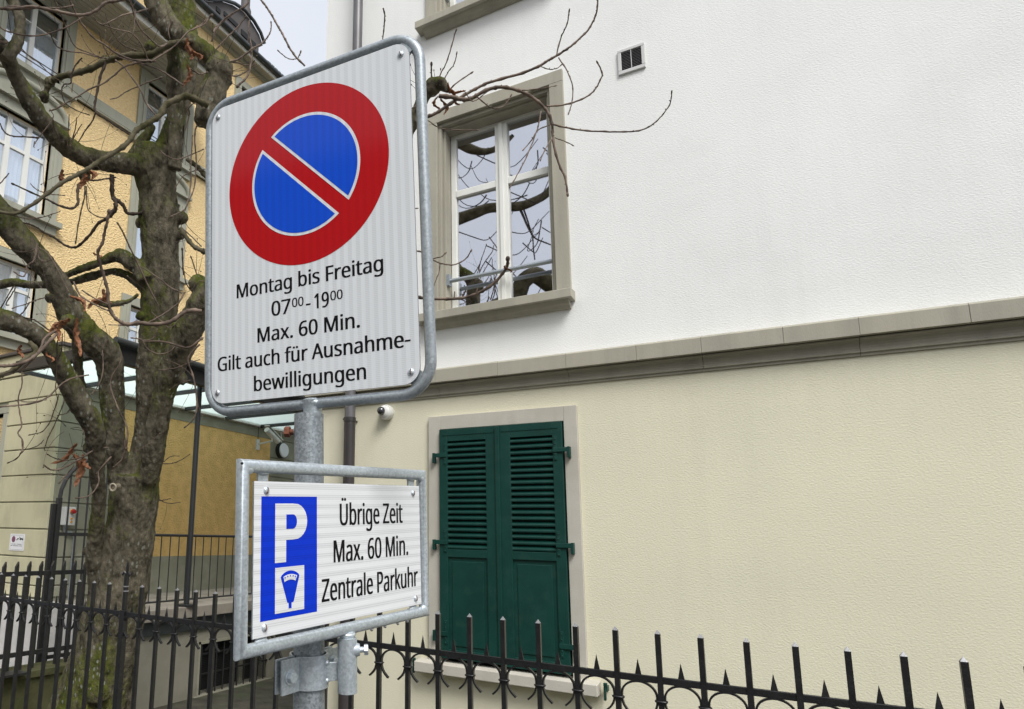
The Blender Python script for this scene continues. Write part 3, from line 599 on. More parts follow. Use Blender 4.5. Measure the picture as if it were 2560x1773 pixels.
MB().box(cx0-.03, cx0-.002, cy0-.06, AY, CZ-.05, CZ+.02).build('inner_beam', M['beam'], cn)
MB().tube([(-6.47, 6.46, .72), (-6.47, 6.46, 3.60)], .036, 16).tube([(-6.47, 6.46, .715), (-6.47, 6.46, .735)], .11, 20).build('pole', M['beam'], cn, smooth=40)
MB().tube([(-6.47, 10.9, .72), (-6.47, 10.9, 3.60)], .048, 16).build('pole', M['beam'], cn, smooth=40)
# dry plants on the wing's roof edge
dg = MB()
for i in range(240):
    y = random.uniform(5.9, 12.5); x = AX+random.uniform(-.5, -.1); h = random.uniform(.25, .75); lx, ly = random.uniform(-.15, .15), random.uniform(-.15, .15)
    dg.tube([(x, y, 4.1), (x+lx*.4, y+ly*.4, 4.1+h*.6), (x+lx, y+ly, 4.1+h)], [.005, .004, .002], 3, cap=False)
o = dg.build('dry_grass', M['planter'], kind='stuff'); tag(o, 'dry brown stalks growing along the roof edge of the wing', 'grass')

# ------------------------------------------------------------------ landing, basement wall, railing
MB().box(AX+.036, -6.40, 5.62, 14, .57, .71).build('landing', M['concrete'], kind='structure', bevel=.008)
MB().box(-7.9, -6.46, 5.60, 14, .40, .568).build('recess_shade', M['gutter'], kind='structure')  # shade of the recess under the slab put into a dark block
bw = thing('basement_wall', 'grey basement wall with a dark barred window below the landing', 'wall', (-6.6, 8, -.45))
wall(MB(), mapX(-6.5), 5.30, 14, -.6, .398, [(6.76, 8.25, -.44, .235), (9.2, 10.7, -.44, .235)], .25).build('plaster', M['basement'], bw)
for y0_, y1_ in ((6.76, 8.25), (9.2, 10.7)):
    MB().mbox(mapX(-6.5), y0_-.05, y1_+.05, -.03, .1, -.50, -.442).mbox(mapX(-6.5), y0_, y0_+.03, -.01, .1, -.44, .235).mbox(mapX(-6.5), y0_, y1_, -.01, .1, .20, .234).build('window_frame', M['dado'], bw)
    MB().mbox(mapX(-6.5), y0_, y1_, .2, .22, -.44, .235).build('dark_room', M['black'], bw)
    y = y0_+.08
    while y < y1_:
        MB().tube([(-6.52, y, -.44), (-6.52, y, .2)], .010, 6).build('bar', M['ironflat'], bw); y += .145
    for zz in (-.2, .05): MB().mbox(mapX(-6.5), y0_+.03, y1_, .03, .045, zz, zz+.02).build('cross_bar', M['ironflat'], bw)
    gm = MB()
    k = 0
    while y0_+.03+k*.022 < y1_:
        gm.mbox(mapX(-6.5), y0_+.03+k*.022, y0_+.032+k*.022, .05, .052, -.44, .2); k += 1
    for k in range(29): gm.mbox(mapX(-6.5), y0_+.03, y1_, .053, .055, -.43+k*.022, -.428+k*.022)
    gm.build('wire_mesh', M['ironflat'], bw, kind='stuff')
    for yy in (y0_+.33, y0_+.95): MB().mbox(mapX(-6.5), yy, yy+.07, .1, .13, -.44, .235).build('mullion', M['dado'], bw)
rg = thing('landing_railing', 'thin dark bar railing along the landing in front of the ochre wall', 'railing', (-6.7, 8, .71))
MB().tube([(-6.7, 5.35, 1.60), (-6.7, 12, 1.60)], .018, 8).build('top_rail', M['ironflat'], rg, smooth=40)
MB().tube([(-6.7, 5.7, .765), (-6.7, 12, .765)], .012, 8).build('bottom_rail', M['ironflat'], rg, smooth=40)
bm_ = MB().tube([(0, 0, .765), (0, 0, 1.60)], .0075, 6).mesh('baluster', M['ironflat'])
y = 5.72
while y < 11.9: inst('baluster', bm_, rg, Vector((-6.7+random.uniform(-.003, .003), y, 0))-ORG[rg.name]); y += .153
for y in (5.72, 8.9): MB().tube([(-6.7, y, .71), (-6.7, y, 1.6)], .016, 8).build('post', M['ironflat'], rg)

# ------------------------------------------------------------------ arched gate
gt = thing('arched_gate', 'narrow dark iron gate with arched top beside the grooved corner', 'gate', (-6.95, 5.3, -.4))
GX = -6.9
MB().box(GX-.025, GX+.025, 4.745, 4.80, -.4, 2.0).box(GX-.035, GX+.005, 4.69, 4.74, -.4, 1.93).build('post', M['ironflat'], gt, bevel=.004)
MB().box(GX-.025, GX+.025, 6.02, 6.07, -.4, 2.0).build('post', M['ironflat'], gt)
arc = [(GX, 5.41-.635*math.cos(R(a)), 1.98+.55*math.sin(R(a))) for a in range(0, 181, 12)]
MB().tube(arc, .024, 8).build('arch', M['ironflat'], gt, smooth=40)
def archz(y):
    c = max(-1, min(1, (5.41-y)/.635)); return 1.98+.55*math.sqrt(max(0, 1-c*c))
for k in range(1, 10):
    y = 4.775+k*.127
    if y < 6.0: MB().tube([(GX, y, .15), (GX, y, archz(y))], .011, 6).build('bar', M['ironflat'], gt)
for z in (1.59, .25): MB().box(GX-.012, GX+.012, 4.80, 6.02, z-.02, z+.02).build('cross_rail', M['ironflat'], gt)

# ------------------------------------------------------------------ side fence on mossy wall
MB().box(-6.45, -6.15, 2.68, 5.3, -.45, .24).box(-6.47, -6.12, 2.68, 5.31, .241, .30).build('mossy_wall', M['moss'], None, org=(-6.3, 4, -.45))
tag(D.objects['mossy_wall'], 'low mossy garden wall carrying the dark side fence', 'wall')
sf = thing('side_fence', 'dark flat bar fence with slanted tips on the mossy wall', 'fence', (-6.3, 4, .3))
for z in (1.205, .44): MB().box(-6.315, -6.285, 2.7, 5.25, z-.022, z+.022).build('rail', M['ironflat'], sf, bevel=.003)
pm = MB().hexa([(-.013, -.016, .30), (.013, -.016, .30), (.013, .016, .30), (-.013, .016, .30), (-.013, -.016, 1.255), (.013, -.016, 1.255), (.013, .016, 1.255), (-.013, .016, 1.255)]).prism([(-.013, -.016, 1.255), (-.013, .016, 1.255), (-.013, .016, 1.285), (-.013, .010, 1.325), (-.013, -.016, 1.275)], (.026, 0, 0)).mesh('bar', M['ironflat'])
y = 3.817-.13*8
while y < 5.2:
    if abs(y-4.337) > .01 or True: o = inst('bar', pm, sf, Vector((-6.275, y, 0))-ORG[sf.name]); o.rotation_euler.z = random.uniform(-.1, .1)
    y += .1302
lamp_f = MB().box(-6.2, -6.02, 3.5, 4.02, .30, .32)
o = lamp_f.build('metal_plate', M['ironflat'], None, org=(-6.1, 3.8, .3)); tag(o, 'dark flat metal plate lying on top of the mossy wall', 'plate')

# ------------------------------------------------------------------ yellow building
FX = -13.0
yb = thing('yellow_building', 'tall yellow roughcast building with grey green trims and wide eaves', 'building', (FX, 10, 0))
mF = mapX(FX)
wins = [  # y0, y1, z0, z1
    (6.60, 7.96, 11.48, 13.28), (6.55, 7.93, 8.30, 10.36), (6.55, 7.93, 5.55, 7.12),
    (10.42, 11.78, 11.48, 13.28), (10.42, 11.78, 8.30, 10.36), (10.42, 11.78, 5.55, 7.12),
    (3.0, 4.4, 11.48, 13.28), (3.0, 4.4, 8.30, 10.36),
    (13.95, 15.3, 11.48, 13.28), (13.95, 15.3, 8.30, 10.36), (13.95, 15.3, 13.95, 15.35)]
wall(MB(), mF, 0, 9.70, 3, 13.6, [h for h in wins if h[1] < 9.7], .35, back=False).build('wall', M['yellow'], yb)
wall(MB(), mF, 9.701, 20, 3, 16.2, [h for h in wins if h[0] > 9.7], .35, back=False).build('tall_wall', M['yellow'], yb)
# horizontal band and its mouldings
b_ = MB(); b_.mbox(mF, 0, 20, -.05, .0, 11.42, 11.80); b_.mbox(mF, 0, 20, -.08, -.0, 11.46, 11.50); b_.mbox(mF, 0, 20, -.075, -.0, 11.53, 11.56)
# cut where the windows of the top floor stand: the band runs between them
b_ = MB()
edges = [0, 2.7, 4.72, 6.30, 8.28, 10.15, 12.10, 13.65, 15.6, 20]
for a, c in zip(edges[::2], edges[1::2]):
    MB().mbox(mF, a, c, -.05, .0, 11.50, 11.86).mbox(mF, a, c, -.08, -.0, 11.56, 11.59).mbox(mF, a, c, -.10, -.0, 11.50, 11.53).build('cornice_band', M['trim'], yb)
def fwindow(h, style, ped=False):
    y0, y1, z0, z1 = h; s = MB(); tw = .27
    s.mbox(mF, y0-tw, y0, -.06, .1, z0-.0, z1); s.mbox(mF, y1, y1+tw, -.06, .1, z0-.0, z1); s.mbox(mF, y0-tw, y1+tw, -.06, .1, z1, z1+.22)
    s.mbox(mF, y1+.06, y1+.13, -.085, -.06, z0+.1, z1); s.mbox(mF, y0-.13, y0-.06, -.085, -.06, z0+.1, z1)
    ww = s.build('window', M['trim'], yb)
    MB().mbox(mF, y0-tw-.08, y1+tw+.08, -.20, .05, z0-.12, z0-.001).mbox(mF, y0-tw, y1+tw, -.10, .0, z0-.30, z0-.121).build('sill', M['trim'], ww)
    f = MB(); d0, d1 = .12, .20; fr = .07
    f.mbox(mF, y0, y0+fr, d0, d1, z0, z1); f.mbox(mF, y1-fr, y1, d0, d1, z0, z1); f.mbox(mF, y0+fr, y1-fr, d0, d1, z0, z0+fr); f.mbox(mF, y0+fr, y1-fr, d0, d1, z1-fr, z1)
    nm = 1 if style == 1 else 2
    ms = [y0+(y1-y0)*(i+1)/(nm+1) for i in range(nm)]
    for q in ms: f.mbox(mF, q-.055, q+.055, d0-.015, d1, z0+fr, z1-fr)
    zt = z0+(z1-z0)*(.66 if style == 2 else .70); th = .07 if style == 2 else .02
    cuts = [y0+fr]+[x for q in ms for x in (q-.055, q+.055)]+[y1-fr]
    for a, b in zip(cuts[::2], cuts[1::2]): f.mbox(mF, a, b, d0-.005, d1-.01, zt-th/2, zt+th/2)
    f.build('frame', M['winwhite'], ww)
    for a, b in zip(cuts[::2], cuts[1::2]):
        for c, d in ((z0+fr, zt-th/2), (zt+th/2, z1-fr)):
            MB().mbox(mF, a, b, d0+.03, d0+.035, c, d).build('pane', M['glassc'], ww)
    cu = MB(); n = 60; zc1 = z1-.02
    P = [(y0+.05+(y1-y0-.1)*i/n, .215+.03*math.sin(i*1.25)+.01*math.sin(i*.37)) for i in range(n+1)]
    for (a, da), (b, db) in zip(P, P[1:]): cu.quad(mF(a, da, z0), mF(b, db, z0), mF(b, db, zc1), mF(a, da, zc1))
    cu.build('curtain', M['curtain'], ww)
    if style == 1: MB().mbox(mF, y0+.08, y1-.08, .160, .166, z1-.50, z1-.02).build('blind', M['blind'], ww)
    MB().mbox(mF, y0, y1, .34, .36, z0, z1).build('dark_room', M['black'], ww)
    if ped:                                         # panel and arched hood over the window
        ph = MB(); yc = (y0+y1)/2; hwid = (y1-y0)/2+tw
        ph.mbox(mF, y0-tw, y1+tw, -.055, .0, z1+.221, z1+.26)
        pts = [(yc+hwid*1.02*math.cos(R(a)), z1+.26+.54*math.sin(R(a))**.75) for a in range(0, 181, 10)]
        ph.prism([mF(a, 0, b) for a, b in pts], (.055, 0, 0))
        ph.build('tympanum', M['trim'], ww)
        hd = MB().tube([mF(a, -.06, b) for a, b in pts], .075, 8); hd.build('arched_hood', M['trim'], ww, smooth=50)
        MB().mbox(mF, y0-tw-.06, y1+tw+.06, -.16, .0, z1+.24, z1+.30).build('hood_moulding', M['trim'], ww)
        MB().mbox(mF, yc-.4, yc+.4, -.072, -.056, z1+.48, z1+.56).build('panel_moulding', M['trim'], ww)
    if style == 1:                                  # little guard rail
        MB().tube([mF(y0+.02, -.06, z0+.32), mF(y1-.02, -.06, z0+.32)], .012, 6).tube([mF(y0+.02, -.06, z0+.22), mF(y1-.02, -.06, z0+.22)], .012, 6).build('guard_rail', M['ironflat'], ww)
for h in wins:
    fwindow(h, 2 if h[2] < 11 else 1, ped=(h[2] == 8.30))
# eaves
ev = MB(); ev.box(FX-.3, -11.72, -2, 11.9, 13.52, 13.60); ev.build('soffit', M['soffit'], yb)
for k in range(9):
    x = FX+.10+k*.13; MB().box(x, x+.118, -2, 11.9, 13.498, 13.519).build('soffit_board', M['soffit'], yb)
MB().box(-11.719, -11.66, -2, 11.95, 13.44, 13.70).build('fascia', M['gutterpale'], yb)
MB().tube([(-11.57, -2, 13.66), (-11.57, 12, 13.66)], .085, 12).build('gutter', M['gutter'], yb, smooth=40)
MB().prism([(FX-.3, -2, 13.61), (-11.72, -2, 13.61), (-11.72, -2, 13.72), (-14.5, -2, 14.6), (-14.5, -2, 13.61)], (0, 11.69, 0)).build('roof', M['roof'], yb)
MB().box(FX-.3, -12.62, 9.3, 20, 16.20, 16.24).build('upper_soffit', M['soffit'], yb)
MB().box(FX-.02, FX+.12, 9.702, 20, 16.10, 16.199).build('upper_cornice', M['trim'], yb)
MB().box(-12.619, -12.57, 9.3, 20, 16.13, 16.33).build('upper_fascia', M['gutterpale'], yb)
MB().tube([(-12.50, 9.3, 16.32), (-12.50, 20, 16.32)], .085, 12).build('upper_gutter', M['gutter'], yb, smooth=40)
MB().prism([(-12.62, 9.3, 16.25), (-13.9, 9.3, 16.8), (-16, 9.3, 17.0), (-16, 9.3, 16.25)], (0, 10.7, 0)).build('mansard_roof', M['roof'], yb)
# curved dormer gable with dark openings and a ventilator stack behind it
dm = smooth_pts = [(11.45, 16.30), (11.75, 16.62), (12.10, 16.95), (12.5, 17.20), (12.84, 17.48), (13.33, 17.72), (13.81, 17.84), (14.26, 17.77), (14.61, 17.60), (14.82, 17.34)]
db_ = MB().prism([(-12.93, y, z) for y, z in dm+[(14.62, 17.2), (14.62, 16.26), (11.45, 16.26)]], (-1.8, 0, 0)).build('dormer', M['roof'], yb)
MB().tube([(-12.86, y, z+.03) for y, z in dm], .055, 8).build('dormer_rim', M['gutter'], db_, smooth=50)
for y0_, y1_, z0_, z1_ in ((12.62, 12.80, 17.0, 17.14), (12.95, 13.58, 17.08, 17.22), (13.75, 14.05, 17.0, 17.18), (14.12, 14.45, 16.75, 17.14)): MB().box(-12.935, -12.90, y0_, y1_, z0_, z1_).build('dormer_opening', M['black'], db_)
fn = MB(); fn.tube([(-13.4, 14.4, 17.4), (-13.4, 14.4, 18.5), (-13.4, 14.4, 18.65), (-13.4, 14.4, 19.0), (-13.4, 14.4, 19.1)], [.21, .20, .15, .15, .05], 14)
fn.build('roof_ventilator', M['roof'], db_, smooth=40)
sg = MB()
for k in range(26):
    y = 14.7+k*.18; sg.tube([(-12.6, y, 16.36), (-12.6, y+.02, 16.60)], .012, 4)
sg.tube([(-12.6, 14.7, 16.58), (-12.6, 19.4, 16.58)], .014, 5); sg.build('snow_guard', M['galvlight'], yb)
MB().mbox(mF, 12.2, 13.25, -.10, -.061, 14.15, 15.55).build('louvre_shutter', M['ironflat'], yb)

# ------------------------------------------------------------------ street fence
FY = 2.5
fence = thing('iron_fence', 'black wrought iron street fence with pointed pickets and scroll arches', 'fence', (-2, FY, .32))
base = ORG[fence.name]
MB().box(-5.2, -2.978, FY-.006, FY+.006, 1.205, 1.227).build('rail', M['iron'], fence, bevel=.002)
MB().box(-2.942, 1.6, FY-.006, FY+.006, 1.203, 1.225).build('rail', M['iron'], fence, bevel=.002)
MB().box(-5.2, -2.978, FY-.006, FY+.006, .40, .422).build('lower_rail', M['iron'], fence)
MB().box(-2.942, 1.6, FY-.006, FY+.006, .40, .422).build('lower_rail', M['iron'], fence)
r_ = .0083
pk = MB().hexa([(-r_, -r_, .32), (r_, -r_, .32), (r_, r_, .32), (-r_, r_, .32), (-r_, -r_, 1.358), (r_, -r_, 1.358), (r_, r_, 1.358), (-r_, r_, 1.358)]).mesh('picket', M['iron'])
tp_ = MB(); n = len(tp_.v); q = r_*.98
tp_.v += [Vector(p) for p in ((-q, -q, 1.3581), (q, -q, 1.3581), (q, q, 1.3581), (-q, q, 1.3581), (0, 0, 1.3712))]; tp_.f += [(0, 1, 4), (1, 2, 4), (2, 3, 4), (3, 0, 4), (3, 2, 1, 0)]
tip = tp_.mesh('worn_tip', M['wornmetal'])
spk = MB(); s_ = .0095; spk.v += [Vector(p) for p in ((-s_, -.003, 1.225), (s_, -.003, 1.225), (s_, .003, 1.225), (-s_, .003, 1.225), (0, 0, 1.274))]; spk.f += [(0, 1, 4), (1, 2, 4), (2, 3, 4), (3, 0, 4), (3, 2, 1, 0)]
spike = spk.mesh('spike', M['iron'])
# one scroll: omega-shaped strip between two pickets
H = .065; pts = []
lo = [(-H+.043, 1.094), (-H+.035, 1.101), (-H+.025, 1.111), (-H+.017, 1.123), (-H+.0125, 1.137), (-H+.0115, 1.150)]
hi = []
for a in range(0, 10):
    th = R(180-a*10); hi.append((.0530*math.cos(th)*1.0, 1.160+.043*math.sin(th)))
left = lo+hi+[(0, 1.203)]
pth = left+[(-x, z) for x, z in reversed(left[:-1])]
sc_ = MB(); hw_, th_ = .0062, .0031
base_n = len(sc_.v)
for i, (x, z) in enumerate(pth):
    a = Vector(pth[max(0, i-1)]); b = Vector(pth[min(len(pth)-1, i+1)]); t = (b-a).normalized(); nn = Vector((-t.y, t.x))
    for (du, dw) in ((th_, hw_), (-th_, hw_), (-th_, -hw_), (th_, -hw_)): sc_.v.append(Vector((x+nn.x*du, dw, z+nn.y*du)))
for i in range(len(pth)-1):
    for k in range(4):
        a = base_n+i*4+k; b = base_n+i*4+(k+1) % 4; sc_.f.append((a, b, b+4, a+4))
sc_.f.append((3, 2, 1, 0)); e = base_n+(len(pth)-1)*4; sc_.f.append((e, e+1, e+2, e+3))
scroll = sc_.mesh('scroll', M['iron'], smooth=50)
ring = MB(); cpts = []
for i in range(13):
    a = 2*PI*i/12; cpts.append((.0165*math.copysign(abs(math.cos(a))**.5, math.cos(a)), .0115*math.copysign(abs(math.sin(a))**.5, math.sin(a)), 1.148))
collar = MB().tube(cpts, .0036, 6, cap=False).mesh('collar', M['iron'], smooth=60)
k = -7
while True:
    x = -4.134+.13*k if k <= 29 else -.364+.1243*(k-29)
    hs_ = .065 if k < 29 else .0622
    if x > 1.5: break
    is_post = (k == 9)
    if not is_post:
        o = inst('picket', pk, fence, Vector((x, FY, 0))-base); o.rotation_euler.z = random.uniform(-.05, .05)
        inst('worn_tip', tip, fence, Vector((x, FY, 0))-base)
    inst('collar', collar, fence, Vector((x, FY, random.uniform(-.001, .001)))-base)
    o = inst('spike', spike, fence, Vector((x+hs_, FY, 0))-base); o.rotation_euler.z = random.uniform(-.3, .3)
    o = inst('scroll', scroll, fence, Vector((x+hs_, FY, random.uniform(-.001, .001)))-base); o.scale.x = hs_/.065
    k += 1
xp = -2.960
MB().box(xp-.0165, xp+.0165, FY-.0165, FY+.0165, .3, 1.232).box(xp-.010, xp+.010, FY-.010, FY+.010, 1.2325, 1.425).build('post', M['iron'], fence, bevel=.002)
fp = MB()
fp.tube([(xp, FY, 1.328), (xp, FY, 1.334)], .0155, 14).tube([(xp, FY, 1.352), (xp, FY, 1.358)], .0155, 14)
fp.build('post_ring', M['wornmetal'], fence)
fl = MB(); fl.v += [Vector((xp+a, FY+b, z)) for a, b, z in ((0, -.006, 1.425), (.009, 0, 1.425), (0, .006, 1.425), (-.009, 0, 1.425), (0, -.009, 1.452), (.014, 0, 1.452), (0, .009, 1.452), (-.014, 0, 1.452), (0, 0, 1.50))]
fl.f += [(3, 2, 1, 0), (0, 1, 5, 4), (1, 2, 6, 5), (2, 3, 7, 6), (3, 0, 4, 7), (4, 5, 8), (5, 6, 8), (6, 7, 8), (7, 4, 8)]
for s_ in (-1, 1):
    fl.tube([(xp, FY, 1.405), (xp+s_*.008, FY-.001, 1.424), (xp+s_*.018, FY-.004, 1.430), (xp+s_*.027, FY-.004, 1.420), (xp+s_*.034, FY-.002, 1.416), (xp+s_*.041, FY, 1.422), (xp+s_*.045, FY, 1.430)], [.003, .0045, .005, .005, .0045, .0035, .002], 6)
    fl.tube([(xp+s_*.022, FY-.004, 1.424), (xp+s_*.026, FY-.004, 1.412), (xp+s_*.024, FY-.004, 1.404)], [.004, .0035, .002], 6)
fl.build('fleur_finial', M['iron'], fence, smooth=40)

# ------------------------------------------------------------------ sign post
AXP = lambda z: Vector((-.7955+.0373*(1.893-z), 1.110, z))
post = thing('sign_post', 'round galvanised steel post carrying both parking signs', 'post', tuple(AXP(0)))
MB().tube([AXP(-.1), AXP(1.893)], .0302, 40).build('tube', M['galvpost'], post, smooth=40)
rb = MB(); c0 = AXP(1.858); d = Vector((-.93, -.35, 0)).normalized()
rb.tube([c0+d*.024, c0+d*.044], .0055, 10); rb.tube([c0+d*.040, c0+d*.051], .0115, 6); rb.build('rusty_bolt', M['rust'], post)
MB().tube([c0+d*.022, c0+d*.0305], [.014, .009], 12).build('weld_nut', M['galv'], post, smooth=50)

def frame_of(C, U, V):
    U = Vector(U).normalized(); N = U.cross(Vector(V)).normalized(); V = N.cross(U)
    return Matrix(((U.x, V.x, N.x, C[0]), (U.y, V.y, N.y, C[1]), (U.z, V.z, N.z, C[2]), (0, 0, 0, 1)))
M1 = frame_of((-.7968, 1.0762, 2.2825), (.9971, .075, .0087), (-.0032, -.073, .9973))
M2 = frame_of((-.7019, 1.1257, 1.6216), (.1242, .9908, .0533), (.0014, -.0539, .9985))

